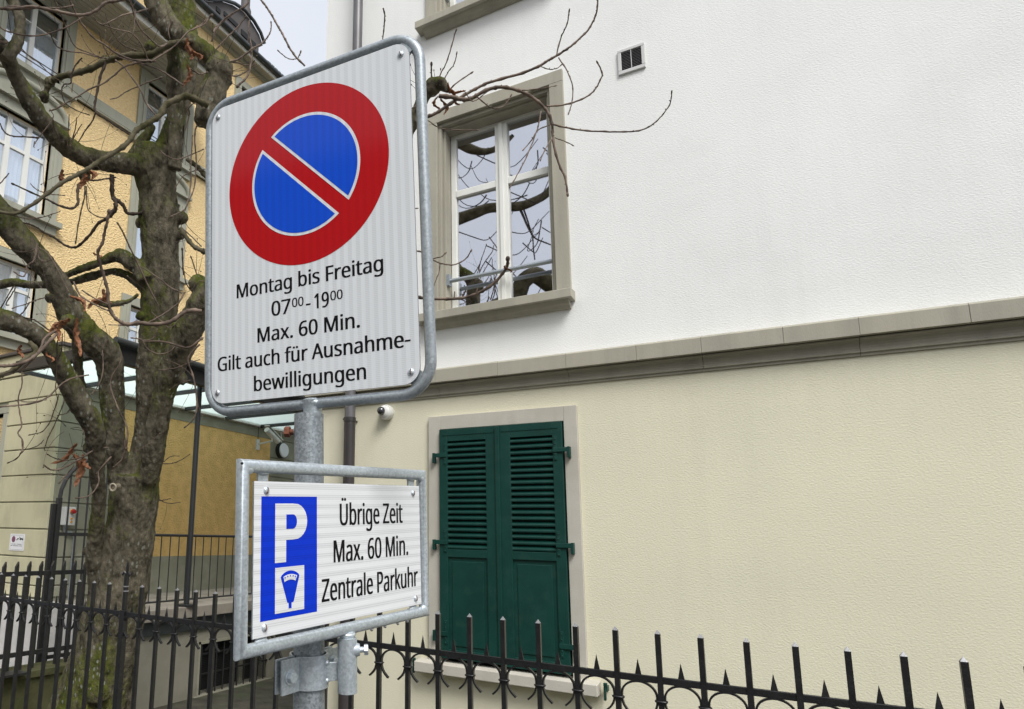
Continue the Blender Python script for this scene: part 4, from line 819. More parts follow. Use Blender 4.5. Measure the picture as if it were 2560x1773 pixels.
# outlines of the humanist sans serif letters used on the signs (advance, contours in 1/1000 em)
GLYPHS = {
    ' ': (208, ''),
    '-': (258, '-160,184 -160,246 34,246 34,184'),
    '.': (214, '-134,43 -133,61 -128,75 -120,85 -110,92 -98,96 -85,97 -72,96 -60,92 -50,85 -42,75 -37,61 -35,43 -37,26 -42,12 -50,2 -60,-6 -72,-10 -85,-11 -98,-10 -110,-6 -120,2 -128,12 -133,26'),
    '0': (458, '227,287 227,253 225,221 221,191 217,163 209,128 197,97 184,70 167,47 147,27 124,12 98,1 69,-6 36,-8 -4,-4 -39,8 -70,27 -96,54 -116,88 -132,129 -141,163 -148,201 -152,243 -153,287 -152,332 -148,373 -142,411 -134,446 -119,486 -99,520 -73,547 -43,566 -6,578 36,581 77,578 112,566 143,547 169,520 190,486 206,446 216,411 222,373 226,332 / -82,287 -82,249 -79,215 -76,184 -71,156 -61,125 -49,98 -33,78 -14,64 9,55 36,52 63,55 86,64 106,78 122,98 134,124 144,156 149,184 153,215 155,249 156,287 155,325 153,359 149,390 144,417 134,449 122,475 106,495 86,510 63,518 36,521 9,518 -14,510 -33,495 -49,475 -61,449 -71,417 -76,390 -79,359 -82,325'),
    '1': (458, '93,0 24,0 24,400 24,415 24,428 24,439 24,450 25,460 25,470 27,499 18,491 11,483 4,477 -4,471 -13,463 -23,455 -84,405 -121,452 34,573 93,573'),
    '6': (458, '-148,245 -147,278 -145,310 -141,342 -136,374 -128,404 -118,433 -105,461 -89,486 -71,510 -50,530 -25,548 4,562 36,572 73,578 114,581 126,580 138,580 151,579 164,578 175,576 185,573 185,513 175,516 164,519 152,520 140,522 128,523 116,523 81,521 50,515 24,504 1,491 -19,474 -35,454 -47,431 -58,407 -65,380 -71,352 -75,322 -77,291 -73,291 -64,303 -54,315 -42,326 -29,335 -14,343 2,350 21,355 41,357 63,358 95,356 124,349 150,338 173,322 192,303 208,279 220,251 227,220 229,184 226,147 219,112 206,82 189,55 168,33 143,15 115,2 83,-5 47,-8 20,-6 -5,-1 -29,7 -52,19 -73,35 -91,54 -108,76 -122,103 -133,133 -141,166 -146,204 / 46,51 78,55 105,66 128,84 145,109 156,143 159,184 156,218 147,247 131,271 110,289 82,300 48,303 24,301 2,296 -17,287 -35,276 -49,263 -61,248 -70,232 -75,215 -77,198 -76,181 -73,163 -69,146 -63,129 -55,114 -46,99 -35,85 -22,74 -7,64 9,57 27,53'),
    '7': (458, '-83,0 152,508 -157,508 -157,573 227,573 227,518 -5,0'),
    '9': (458, '225,328 224,295 222,263 218,231 212,199 205,168 194,139 182,112 166,86 148,63 126,42 101,25 72,11 40,0 3,-6 -38,-8 -49,-8 -62,-7 -75,-6 -89,-4 -100,-2 -110,0 -110,60 -100,57 -89,55 -77,53 -64,51 -52,50 -40,50 -5,52 26,58 53,68 76,82 95,99 111,118 124,141 135,165 142,192 148,221 152,250 153,281 149,281 140,269 130,258 118,247 105,238 90,230 74,223 55,218 35,215 12,214 -19,216 -48,223 -74,235 -97,250 -116,270 -132,294 -143,321 -150,352 -152,387 -150,426 -142,460 -129,491 -112,517 -91,540 -65,557 -37,570 -4,578 31,581 57,579 83,574 107,565 130,553 150,537 169,518 185,495 199,469 210,439 218,406 223,369 / 31,521 0,518 -27,507 -51,488 -68,463 -79,429 -82,388 -79,354 -70,325 -55,301 -34,284 -7,273 28,269 52,271 74,276 94,285 111,296 126,310 138,325 147,341 152,358 153,374 153,392 150,409 146,426 140,443 132,459 123,474 112,487 99,499 85,508 68,516 50,520'),
    'A': (512, '245,0 176,177 -51,177 -119,0 -192,0 32,575 97,575 319,0 / 90,415 88,420 86,428 82,438 71,473 68,484 65,493 63,500 54,468 52,457 49,447 46,438 43,429 40,421 38,415 -27,241 154,241'),
    'F': (416, '-42,0 -114,0 -114,573 206,573 206,509 -42,509 -42,306 190,306 190,243 -42,243'),
    'G': (583, '134,302 332,302 332,22 301,12 270,5 238,-1 206,-5 170,-7 131,-8 88,-6 49,1 13,12 -19,28 -48,47 -73,71 -94,98 -112,130 -125,164 -135,202 -141,243 -143,286 -141,330 -134,370 -123,407 -108,442 -88,473 -65,500 -38,524 -6,544 28,560 67,571 108,578 153,581 185,580 215,577 245,572 272,565 299,557 324,547 297,484 276,493 253,501 228,508 203,513 176,516 149,517 117,515 86,510 58,501 32,489 2,468 -22,441 -42,409 -53,382 -61,353 -66,321 -68,286 -66,253 -62,222 -55,193 -46,166 -28,133 -5,106 24,84 49,71 78,62 111,56 148,55 172,55 193,56 212,59 229,61 245,65 260,68 260,238 134,238'),
    'M': (727, '138,0 -50,502 -53,502 -52,490 -51,477 -51,461 -50,444 -49,426 -49,407 -48,347 -48,0 -114,0 -114,573 -8,573 169,103 172,103 352,573 457,573 457,0 386,0 386,352 387,408 387,426 388,443 389,460 390,475 391,489 392,501 388,501 198,0'),
    'P': (485, '37,573 90,570 134,562 171,548 201,528 223,504 239,475 249,442 252,404 251,381 247,358 240,336 231,316 218,296 202,278 183,262 159,249 132,238 100,230 64,225 24,223 -42,223 -42,0 -114,0 -114,573 / 31,511 -42,511 -42,285 16,285 50,286 80,290 106,296 128,306 146,318 160,334 170,352 176,375 178,401 174,435 162,462 142,484 114,499 77,508'),
    'Z': (458, '235,0 -162,0 -162,55 140,508 -152,508 -152,573 227,573 227,518 -74,64 235,64'),
    'a': (449, '39,437 76,435 107,428 134,418 155,403 176,375 189,338 193,293 193,0 141,0 128,61 125,61 112,46 99,33 87,22 73,13 58,5 42,-1 24,-5 3,-7 -20,-8 -45,-7 -68,-2 -89,6 -108,16 -124,30 -138,48 -147,68 -153,92 -155,119 -150,159 -133,192 -105,219 -76,234 -41,245 2,253 51,257 124,259 124,285 121,317 113,342 101,359 83,371 61,378 35,380 13,379 -9,376 -29,370 -49,363 -68,355 -86,347 -108,400 -88,410 -66,419 -41,426 -15,432 11,436 / 60,208 12,203 -25,195 -51,182 -69,165 -79,144 -82,119 -80,97 -72,79 -60,66 -44,56 -25,51 -4,49 31,52 61,62 87,79 107,103 119,134 123,172 123,210'),
    'b': (493, '-53,461 -54,443 -54,426 -55,410 -55,396 -56,383 -57,373 -53,373 -40,390 -23,405 -3,419 21,429 48,435 80,437 118,434 152,423 182,406 208,381 230,350 245,312 254,267 257,215 256,180 251,147 245,118 235,91 218,61 197,36 173,17 145,3 114,-5 80,-8 48,-6 21,0 -3,10 -23,24 -40,38 -53,55 -59,55 -73,0 -124,0 -124,609 -53,609 / 68,379 39,377 15,371 -4,361 -20,348 -33,330 -42,308 -48,282 -52,252 -53,217 -53,214 -52,177 -47,144 -39,116 -27,93 -5,69 27,55 69,51 105,55 133,69 155,93 168,117 177,145 182,178 184,216 182,254 177,287 168,315 155,338 133,360 104,374'),
    'c': (384, '48,-8 12,-5 -22,2 -53,15 -81,34 -104,58 -123,87 -134,114 -142,143 -146,176 -148,213 -146,250 -141,284 -133,315 -122,342 -102,372 -78,396 -50,415 -18,428 16,435 53,438 75,437 96,435 117,431 136,426 152,421 166,415 145,356 131,361 116,365 100,370 83,373 67,375 52,376 24,374 1,368 -20,358 -37,343 -51,325 -61,303 -69,277 -74,247 -75,213 -74,181 -69,152 -61,126 -51,104 -37,86 -21,71 -1,61 22,55 48,53 70,54 91,56 110,60 127,65 144,71 159,78 159,15 144,8 128,3 111,-2 93,-5 72,-7'),
    'e': (452, '42,438 77,435 109,427 137,414 161,396 182,373 198,346 210,315 217,281 219,244 219,201 -75,201 -70,157 -58,119 -38,90 -11,69 22,56 62,52 88,53 113,56 135,60 156,66 178,73 200,82 200,20 178,11 157,4 135,-1 112,-5 87,-7 59,-8 20,-5 -16,3 -49,17 -78,36 -102,61 -122,91 -133,117 -142,146 -146,177 -148,212 -147,246 -142,277 -135,306 -124,333 -106,364 -84,390 -58,411 -28,426 6,435 / 41,380 10,377 -17,366 -39,348 -55,323 -67,293 -73,257 145,257 144,281 140,302 134,322 125,338 114,353 100,364 83,373 64,378'),
    'f': (275, '74,375 -34,375 -34,0 -105,0 -105,375 -180,375 -180,408 -105,432 -105,457 -103,492 -97,522 -88,547 -76,568 -60,585 -41,597 -18,606 7,612 35,613 51,613 67,612 82,609 95,606 107,603 118,599 100,544 91,546 81,549 70,552 59,554 47,555 36,556 14,553 -3,545 -17,532 -26,513 -32,489 -34,458 -34,430 74,430'),
    'g': (493, '28,438 56,436 81,431 105,422 127,409 146,393 163,373 167,373 177,430 233,430 233,-7 231,-46 224,-80 212,-109 196,-135 175,-155 149,-172 118,-183 82,-190 40,-192 10,-192 -18,-189 -45,-186 -70,-180 -93,-174 -114,-165 -114,-100 -93,-110 -69,-118 -43,-125 -15,-130 14,-133 44,-134 79,-130 108,-119 131,-101 149,-77 160,-48 163,-13 163,4 163,11 163,21 164,32 164,43 165,51 166,57 162,57 146,37 128,21 107,8 83,-1 57,-6 29,-8 -10,-4 -45,7 -75,25 -101,51 -122,83 -136,121 -145,164 -148,214 -145,263 -136,306 -122,344 -101,377 -75,404 -45,423 -11,434 / 38,379 15,376 -5,370 -23,359 -39,344 -52,326 -62,303 -69,277 -74,247 -75,213 -73,176 -68,143 -59,115 -46,92 -23,68 5,54 40,50 60,51 79,53 96,58 110,65 123,74 134,85 144,98 151,113 157,131 161,151 163,173 164,197 164,214 162,251 158,282 151,309 140,331 126,348 109,362 89,371 65,377'),
    'h': (495, '-53,431 -55,399 -55,389 -56,379 -57,370 -53,370 -43,385 -31,397 -18,407 -4,416 12,424 28,429 46,434 63,436 81,437 114,435 143,430 168,421 190,408 207,391 221,370 231,344 237,314 238,280 238,0 169,0 169,275 166,307 158,333 145,353 127,367 103,376 72,379 43,377 18,370 -3,360 -19,347 -32,329 -42,308 -48,283 -52,254 -53,222 -53,0 -124,0 -124,609 -53,609'),
    'i': (206, '-53,430 -53,0 -124,0 -124,430 / -88,591 -78,590 -68,586 -59,580 -53,572 -48,560 -47,546 -48,532 -53,521 -59,512 -68,506 -78,502 -88,501 -99,502 -109,506 -118,512 -124,521 -128,532 -130,546 -128,560 -124,572 -118,580 -109,586 -99,590'),
    'k': (428, '-54,291 -54,282 -55,270 -55,257 -56,244 -57,232 -57,221 -54,221 -50,226 -46,232 -40,240 -20,264 -14,272 -8,279 -3,285 134,430 217,430 43,246 229,0 144,0 -5,200 -54,158 -54,0 -124,0 -124,609 -54,609'),
    'l': (206, '-53,0 -124,0 -124,609 -53,609'),
    'm': (749, '348,438 392,434 428,421 457,401 472,379 484,352 490,319 493,280 493,0 423,0 423,277 421,308 413,333 402,353 385,367 363,376 336,379 298,374 268,362 246,342 231,315 222,280 219,237 219,0 149,0 149,277 148,298 145,317 140,333 132,347 123,359 111,367 97,374 80,377 61,379 34,377 12,370 -7,360 -22,347 -34,329 -43,308 -49,283 -52,255 -53,223 -53,0 -124,0 -124,430 -67,430 -57,371 -53,371 -43,385 -32,398 -19,409 -6,418 9,425 24,431 41,435 57,437 74,438 105,436 133,430 157,420 177,406 193,388 206,366 210,366 226,388 245,406 269,420 294,430 320,436'),
    'n': (495, '83,438 119,436 150,429 177,417 199,401 216,379 229,352 236,319 238,280 238,0 169,0 169,275 166,307 158,333 145,353 127,367 103,376 72,379 30,374 -3,361 -26,338 -41,308 -50,269 -53,223 -53,0 -124,0 -124,430 -67,430 -57,371 -53,371 -42,385 -30,398 -17,409 -2,418 13,425 30,431 47,435 65,437'),
    'o': (485, '250,216 248,181 243,150 236,121 225,95 212,71 196,51 177,33 156,18 132,7 106,-1 79,-6 49,-8 22,-6 -5,-1 -29,7 -52,18 -73,33 -92,51 -108,71 -122,95 -133,121 -141,150 -146,181 -148,216 -147,250 -142,282 -135,310 -124,336 -106,367 -83,392 -55,412 -23,426 12,435 52,438 89,435 123,426 155,412 182,392 205,367 224,336 236,310 243,282 248,250 / -75,216 -74,184 -69,154 -62,128 -51,105 -38,86 -21,71 0,59 24,53 51,51 78,53 102,59 122,71 139,86 153,105 164,128 171,154 175,184 177,216 175,248 171,277 163,303 152,325 139,344 122,359 102,370 78,376 50,379 10,374 -22,359 -45,335 -58,311 -68,284 -73,252'),
    'r': (331, '77,438 85,438 93,437 103,437 112,436 120,435 127,433 118,368 111,370 103,371 95,372 87,373 79,374 72,374 55,373 40,369 24,363 10,355 -3,346 -16,334 -27,321 -36,305 -43,289 -49,270 -52,251 -53,229 -53,0 -124,0 -124,430 -66,430 -58,351 -55,351 -45,367 -34,381 -22,395 -9,407 6,418 22,426 39,433 57,437'),
    's': (384, '156,119 154,92 147,69 135,49 119,32 99,18 76,6 48,-2 18,-6 -16,-8 -44,-7 -70,-5 -93,-1 -114,5 -133,11 -150,19 -150,83 -132,75 -111,67 -88,60 -64,54 -39,50 -14,49 18,51 44,57 64,66 77,79 85,94 88,112 87,123 84,132 79,141 71,150 61,158 47,167 30,176 8,185 -18,196 -45,206 -68,217 -89,228 -108,239 -123,252 -135,266 -144,283 -149,302 -151,324 -146,358 -131,386 -107,408 -83,421 -55,430 -24,436 10,438 36,437 60,434 83,430 106,424 127,417 147,409 123,353 105,360 86,366 66,372 46,377 26,379 5,380 -21,379 -44,374 -61,366 -74,356 -81,343 -84,328 -83,317 -79,307 -73,298 -65,290 -53,282 -39,274 -20,266 1,256 27,246 53,236 76,226 97,215 114,203 129,191 141,176 149,159 154,140'),
    't': (289, '20,50 30,50 41,51 52,53 63,54 72,56 80,59 80,5 71,1 60,-2 48,-4 34,-6 21,-8 8,-8 -14,-7 -35,-3 -55,4 -72,13 -88,27 -101,44 -111,66 -116,93 -118,125 -118,375 -179,375 -179,409 -118,437 -89,528 -48,528 -48,430 77,430 77,375 -48,375 -48,127 -46,103 -39,83 -29,69 -15,58 1,52'),
    'u': (495, '235,430 235,0 178,0 167,57 164,57 154,43 142,31 129,20 114,11 98,4 81,-1 64,-5 46,-7 28,-8 -5,-6 -34,-1 -59,8 -80,21 -97,38 -111,59 -121,85 -127,114 -129,148 -129,430 -57,430 -57,153 -55,122 -47,96 -34,76 -16,62 8,53 38,51 68,53 93,59 114,69 130,82 144,100 153,121 160,146 163,175 165,206 165,430'),
    'w': (630, '153,243 144,276 141,287 138,297 135,308 133,317 131,326 129,335 127,343 125,351 124,357 121,357 119,351 118,343 116,335 114,326 112,317 110,307 102,275 92,242 15,1 -65,1 -183,431 -110,431 -51,201 -39,154 -29,109 -26,96 -24,84 -23,73 -20,73 -18,80 -16,88 -14,97 -7,128 1,160 4,170 6,180 9,188 85,431 162,431 236,188 248,149 259,109 261,96 264,84 265,74 268,74 270,84 272,95 274,108 277,122 281,137 285,153 297,201 357,431 429,431 310,1 227,1'),
    'x': (424, '-22,220 -170,430 -90,430 20,268 130,430 210,430 61,220 218,0 137,0 20,172 -98,0 -178,0'),
    'Ü': (586, '321,202 318,164 310,128 297,95 278,65 254,40 224,20 197,8 168,-1 135,-6 98,-8 48,-4 4,7 -33,25 -64,50 -89,82 -106,118 -116,158 -120,204 -120,573 -48,573 -48,201 -44,158 -31,122 -11,93 19,72 56,59 102,55 135,57 163,63 187,73 207,88 222,105 234,126 243,149 248,174 250,202 250,573 321,573 / -11,689 -10,701 -6,711 0,719 8,724 17,727 27,728 36,727 45,724 53,719 59,711 63,701 64,689 63,677 59,667 53,659 45,653 36,650 27,649 17,650 8,653 0,659 -6,667 -10,677 / 140,689 141,701 145,711 151,719 158,724 167,727 177,728 186,727 195,724 203,719 209,711 213,701 214,689 213,677 209,667 203,659 195,653 186,650 177,649 167,650 158,653 151,659 145,667 141,677'),
    'ü': (495, '235,430 235,0 178,0 167,57 164,57 154,43 142,31 129,20 114,11 98,4 81,-1 64,-5 46,-7 28,-8 -5,-6 -34,-1 -59,8 -80,21 -97,38 -111,59 -121,85 -127,114 -129,148 -129,430 -57,430 -57,153 -55,122 -47,96 -34,76 -16,62 8,53 38,51 68,53 93,59 114,69 130,82 144,100 153,121 160,146 163,175 165,206 165,430 / -57,546 -55,559 -52,569 -45,576 -37,581 -29,584 -19,585 -9,584 0,581 8,576 14,569 18,559 19,546 18,534 14,524 8,516 0,510 -9,507 -19,506 -29,507 -37,510 -45,516 -52,524 -55,534 / 94,546 95,559 99,569 105,576 113,581 121,584 131,585 141,584 150,581 157,576 164,569 167,559 169,546 167,534 164,524 157,516 150,510 141,507 131,506 121,507 113,510 105,516 99,524 95,534'),
}

def text(name, body, parent, m, cap, u0, u1, vb, w, bold=.0010):
    """flat printed lettering fitted to the cap height and the width it has on the sign"""
    c = D.curves.new('t', 'CURVE'); c.dimensions = '2D'; c.fill_mode = 'BOTH'; x = 0
    for ch in body:
        adv, cs = GLYPHS[ch]
        for con in (cs.split(' / ') if cs else []):
            P = [tuple(map(int, q.split(','))) for q in con.split()]
            sp = c.splines.new('POLY'); sp.points.add(len(P)-1); sp.use_cyclic_u = True
            for q, (a, b) in zip(sp.points, P): q.co = ((a+x)/1000, b/1000, 0, 1)
        x += adv
    o = D.objects.new('t', c); COL.objects.link(o); bpy.context.view_layer.update()
    me = D.meshes.new_from_object(o.evaluated_get(bpy.context.evaluated_depsgraph_get())); D.objects.remove(o); D.curves.remove(c)
    xs = [v.co.x for v in me.vertices]; a, b = min(xs), max(xs); k = cap/.573; kx = (u1-u0-2*bold)/(b-a)
    V = [Vector((u0+bold+(v.co.x-a)*kx, vb+v.co.y*k, w)) for v in me.vertices]; Fc = [tuple(p.vertices) for p in me.polygons]; D.meshes.remove(me)
    vv, ff = [], []
    for dx, dz in ((0, 0), (-bold, .00004), (bold, .00008)):          # three layers 0.04 mm apart thicken the strokes
        n = len(vv); vv += [v+Vector((dx, 0, dz)) for v in V]; ff += [tuple(i+n for i in f) for f in Fc]
    me = D.meshes.new(name); me.from_pydata([tuple(v) for v in vv], [], ff); me.materials.append(m)
    o = D.objects.new(name, me); COL.objects.link(o); o.parent = parent; return o

# ------------------------------------------------------------------ upper sign: no parking
s1 = thing('no_parking_sign', 'tall white sign with red and blue no parking disc above five lines of text', 'traffic sign', rot=M1)
def plate(mb, hw, hh, r, w0, w1):
    p = rrect(hw, hh, r, 8) if r else [(hw, hh), (-hw, hh), (-hw, -hh), (hw, -hh)]
    mb.prism([(x, y, w1) for x, y in p], (0, 0, w0-w1)); return mb
plate(MB(), .25, .35, .034, -.003, -.0002).build('backing_plate', M['galv'], s1)
plate(MB(), .2497, .3497, .034, -.0001, .0002).build('sheeting', M['sheet1'], s1)
NQ = 96
def disc(r, w, a0=0, a1=2*PI, n=NQ): return [(r*math.cos(a0+(a1-a0)*i/n), .1293+r*math.sin(a0+(a1-a0)*i/n), w) for i in range(n if a1-a0 >= 2*PI-1e-6 else n+1)]
def ringmesh(ri, ro, w, n=NQ):
    mb = MB()
    for i in range(n):
        a, b = 2*PI*i/n, 2*PI*(i+1)/n
        mb.quad((ro*math.cos(a), .1293+ro*math.sin(a), w), (ro*math.cos(b), .1293+ro*math.sin(b), w), (ri*math.cos(b), .1293+ri*math.sin(b), w), (ri*math.cos(a), .1293+ri*math.sin(a), w))
    return mb
def seg_pts(r, h, sgn, n=60):                       # circular segment beyond the slash, slash runs from upper left to lower right
    a = math.acos(h/r); c = R(45 if sgn > 0 else 225)
    return [(r*math.cos(c-a+2*a*i/n), .1293+r*math.sin(c-a+2*a*i/n)) for i in range(n+1)]
MB().prism(disc(.1995, .0004), (0, 0, .0002)).build('red_disc', M['red'], s1)
for sgn in (1, -1):
    MB().prism([(x, y, .0008) for x, y in seg_pts(.1355, .0165, sgn)], (0, 0, .0002)).build('white_border', M['sheet1'], s1)
    MB().prism([(x, y, .0012) for x, y in seg_pts(.1292, .0225, sgn)], (0, 0, .0002)).build('blue_field', M['blue'], s1)
W = .0005; K = M['black_print']; BO = .012
CAP = .0318
text('lettering', 'Montag bis Freitag', s1, K, CAP, -.1793, .180, -.1172, W)
text('lettering', '07', s1, K, CAP, -.0865, -.0375, -.1712, W); text('lettering', '00', s1, K, .0196, -.034, -.0052, -.1597, W, .0005)
text('lettering', '-', s1, K, CAP, .0005, .0118, -.1712, W)
text('lettering', '19', s1, K, CAP, .0205, .0560, -.1712, W); text('lettering', '00', s1, K, .0196, .0590, .0880, -.1597, W, .0005)
text('lettering', 'Max. 60 Min.', s1, K, CAP, -.1235, .1255, -.2247, W)
text('lettering', 'Gilt auch für Ausnahme-', s1, K, CAP, -.2325, .2325, -.2770, W)
text('lettering', 'bewilligungen', s1, K, CAP, -.1335, .1365, -.3305, W)
def tube_frame(hw, hh, r, cr, w, dv=0, du=0):
    mb = MB(); p = [(x+du, y+dv, w) for x, y in rrect(hw, hh, cr, 10)]; n = 16; base_ = 0; k = len(p)
    P = [Vector(q) for q in p]
    for i, q in enumerate(P):
        t = (P[(i+1) % k]-P[i-1]).normalized(); e1 = Vector((0, 0, 1)); e2 = t.cross(e1)
        for j in range(n):
            a = 2*PI*j/n; mb.v.append(q+e1*math.cos(a)*r+e2*math.sin(a)*r)
    for i in range(k):
        for j in range(n):
            a = i*n+j; b = i*n+(j+1) % n; c = ((i+1) % k)*n+(j+1) % n; d_ = ((i+1) % k)*n+j; mb.f.append((a, b, c, d_))
    return mb
TW = -.0135
tube_frame(.2668, .3675, .0110, .062, TW, dv=0).build('tube_frame', M['galv'], s1, smooth=60)
for sx in (-1, 1):
    for sy in (-1, 1):
        a = Vector((sx*.215, sy*.310, 0)); b = Vector((sx*.252, sy*.352, 0)); d_ = (b-a).normalized(); n_ = Vector((-d_.y, d_.x, 0))*.014
        MB().hexa([a-n_+Vector((0, 0, -.009)), b-n_*1.2+Vector((0, 0, -.012)), b+n_*1.2+Vector((0, 0, -.012)), a+n_+Vector((0, 0, -.009)), a-n_+Vector((0, 0, -.0045)), b-n_*1.2+Vector((0, 0, -.006)), b+n_*1.2+Vector((0, 0, -.006)), a+n_+Vector((0, 0, -.0045))]).build('fixing_tab', M['galv'], s1)
def screw(par, u, v, an):
    mb = MB(); mb.ball((u, v, .0006), .0068, 16, (1, 1, .62)); o = mb.build('screw', M['zinc'], par, smooth=60)
    c, s_ = math.cos(an), math.sin(an); m = MB()
    m.hexa([(u-c*.0062-s_*.0009*0, v-s_*.0062, .0032)]*0 or [(u-c*.006+s_*.0008, v-s_*.006-c*.0008, .0030), (u+c*.006+s_*.0008, v+s_*.006-c*.0008, .0030), (u+c*.006-s_*.0008, v+s_*.006+c*.0008, .0030), (u-c*.006-s_*.0008, v-s_*.006+c*.0008, .0030), (u-c*.0035+s_*.0008, v-s_*.0035-c*.0008, .0051), (u+c*.0035+s_*.0008, v+s_*.0035-c*.0008, .0051), (u+c*.0035-s_*.0008, v+s_*.0035+c*.0008, .0051), (u-c*.0035-s_*.0008, v-s_*.0035+c*.0008, .0051)])
    m.build('slot', M['rust'], o)
for u, v, a in ((-.2325, .3285, 1.2), (.2317, .3238, 1.9), (-.2328, -.325, 1.55), (.2315, -.3262, 1.5)): screw(s1, u, v, a)
# welded stub between the frame and the post
MB().tube([(.0016, -.360, TW-.004), (.0016, -.372, TW-.004), (.0016, -.380, TW-.005), (.0016, -.392, TW-.005)], [.024, .021, .0195, .0195], 20).ball((.0016, -.366, TW), .022, 16, (1.25, .55, .8)).build('welded_stub', M['galvlight'], s1, smooth=60)

# ------------------------------------------------------------------ lower sign: parking meter zone
s2 = thing('parking_meter_sign', 'wide white sign with blue parking meter panel and three lines of text', 'traffic sign', rot=M2)
HH = .1284
plate(MB(), .25, HH, 0, -.003, -.0002).build('backing_plate', M['galv'], s2)
plate(MB(), .2498, HH-.0002, 0, -.0001, .0002).build('sheeting', M['sheet2'], s2)
MB().prism([(x, y, .0004) for x, y in ((-.0930, .103), (-.2334, .103), (-.2334, -.1028), (-.0930, -.1028))], (0, 0, .0002)).build('blue_panel', M['blue2'], s2)
def flat(pts, w): return MB().prism([(x, y, w) for x, y in pts], (0, 0, .0002))
# letter P: stem and bowl with a hole
out_ = [(-.2008, .0907), (-.158, .0907)]
for i in range(1, 12):
    a = PI/2-PI*i/12; out_.append((-.1517+.0318*math.cos(a)*1.0, .0593+.0314*math.sin(a)))
out_ += [(-.158, .0279), (-.1737, .0279), (-.1737, -.0099), (-.2008, -.0099)]
inn = [(-.1737, .0718), (-.158, .0718)]
for i in range(1, 12):
    a = PI/2-PI*i/12; inn.append((-.1570+.0100*math.cos(a)*1.0, .0593+.0125*math.sin(a)))
inn += [(-.158, .0467), (-.1737, .0467)]
flat(out_, .0008).build('letter_p', M['sheet2'], s2); flat(inn, .0012).build('letter_p_hole', M['blue2'], s2)
flat([(-.1276, -.0182), (-.2000, -.0182), (-.2000, -.0941), (-.1276, -.0941)], .0008).build('meter_field', M['sheet2'], s2)
arc_ = lambda cy, r, a0, a1, n: [(-.1638+r*math.sin(R(a0+(a1-a0)*i/n)), cy+r*math.cos(R(a0+(a1-a0)*i/n))) for i in range(n+1)]
meter = [(-.1541, -.0765), (-.1412, -.0365), (-.1408, -.0345)]+arc_(-.0595, .0347, 38, -38, 12)+[(-.1868, -.0345), (-.1864, -.0365), (-.1713, -.0765), (-.1700, -.0790), (-.1672, -.0790), (-.1672, -.0888), (-.1600, -.0888), (-.1600, -.0790), (-.1560, -.0790)]
flat(meter, .0012).build('meter_symbol', M['blue2'], s2)
flat(arc_(-.0719, .0410, -24.5, 24.5, 12)+arc_(-.0705, .0304, 28, -28, 12), .0016).build('meter_dial', M['sheet2'], s2)
mk = MB()
for a in (-48, -24, 0, 24, 44):
    x, y = -.1638+.0385*math.sin(R(a*.42)), -.0723+.0385*math.cos(R(a*.42)); mk.prism([(x-.0011, y-.0012, .0020), (x+.0011, y-.0012, .0020), (x+.0011, y+.0012, .0020), (x-.0011, y+.0012, .0020)], (0, 0, .0002))
x, y = -.1500, -.0395; mk.prism([(x-.0005, y-.0040, .0024), (x+.0007, y-.0040, .0024), (x+.0003, y+.0040, .0024)], (0, 0, .0002))
mk.build('dial_marks', M['blue2'], s2)
text('lettering', 'Übrige Zeit', s2, K, .0410, -.0275, .1835, .0490, W, .0012)
text('lettering', 'Max. 60 Min.', s2, K, .0408, -.0462, .2022, -.0195, W, .0012)
text('lettering', 'Zentrale Parkuhr', s2, K, .0408, -.0802, .2375, -.0882, W, .0012)
for u, v, a in ((-.2222, .1131, 1.4), (.2247, .1122, 1.3), (.2268, -.1136, 1.7), (-.2235, -.113, 1.5)): screw(s2, u, v, a)
# mitred tube frame
def mitre(hw, hh, r, w, du, dv):
    mb = MB(); n = 20; cs = [(1, 1), (-1, 1), (-1, -1), (1, -1)]
    for i, (sx, sy) in enumerate(cs):
        for j in range(n):
            a = 2*PI*j/n; o_ = r*math.sin(a); mb.v.append(Vector((du+sx*(hw+o_), dv+sy*(hh+o_), w+r*math.cos(a))))
    for i in range(4):
        for j in range(n):
            mb.f.append((i*n+j, i*n+(j+1) % n, ((i+1) % 4)*n+(j+1) % n, ((i+1) % 4)*n+j))
    return mb
mitre(.2692, .1495, .0112, -.004, -.0030, .0038).build('tube_frame', M['galvlight'], s2, smooth=50)
MB().tube([(-.2842, .1560, .0060), (-.2842, .1560, .0085)], .0022, 10).build('drain_hole', M['black'], s2)
for sx in (-1, 1):
    for sy in (-1, 1):
        ym = .1424 if sy > 0 else -.1345
        MB().prism([(sx*.2255-.011, sy*.118, -.008), (sx*.2255+.011, sy*.118, -.008), (sx*.2255+.012, ym, -.007), (sx*.2255-.012, ym, -.007)], (0, 0, .0035)).ball((sx*.2255, ym, -.005), .014, 12, (1.1, .35, .35)).build('fixing_tab', M['galvlight'], s2, smooth=50)
for u, v in ((.262, -.139), (.258, .148), (-.264, .148)):
    MB().ball((u, v, 0), .012, 12, (1.1, .8, .55)).build('weld_bead', M['zinc'], s2, smooth=60)
for u in (.02, .075, .12, .165, .2): MB().ball((u, -.1585, -.004), .0035, 8, (1, 1.1, 1)).build('water_drop', M['glass'], s2, smooth=60)
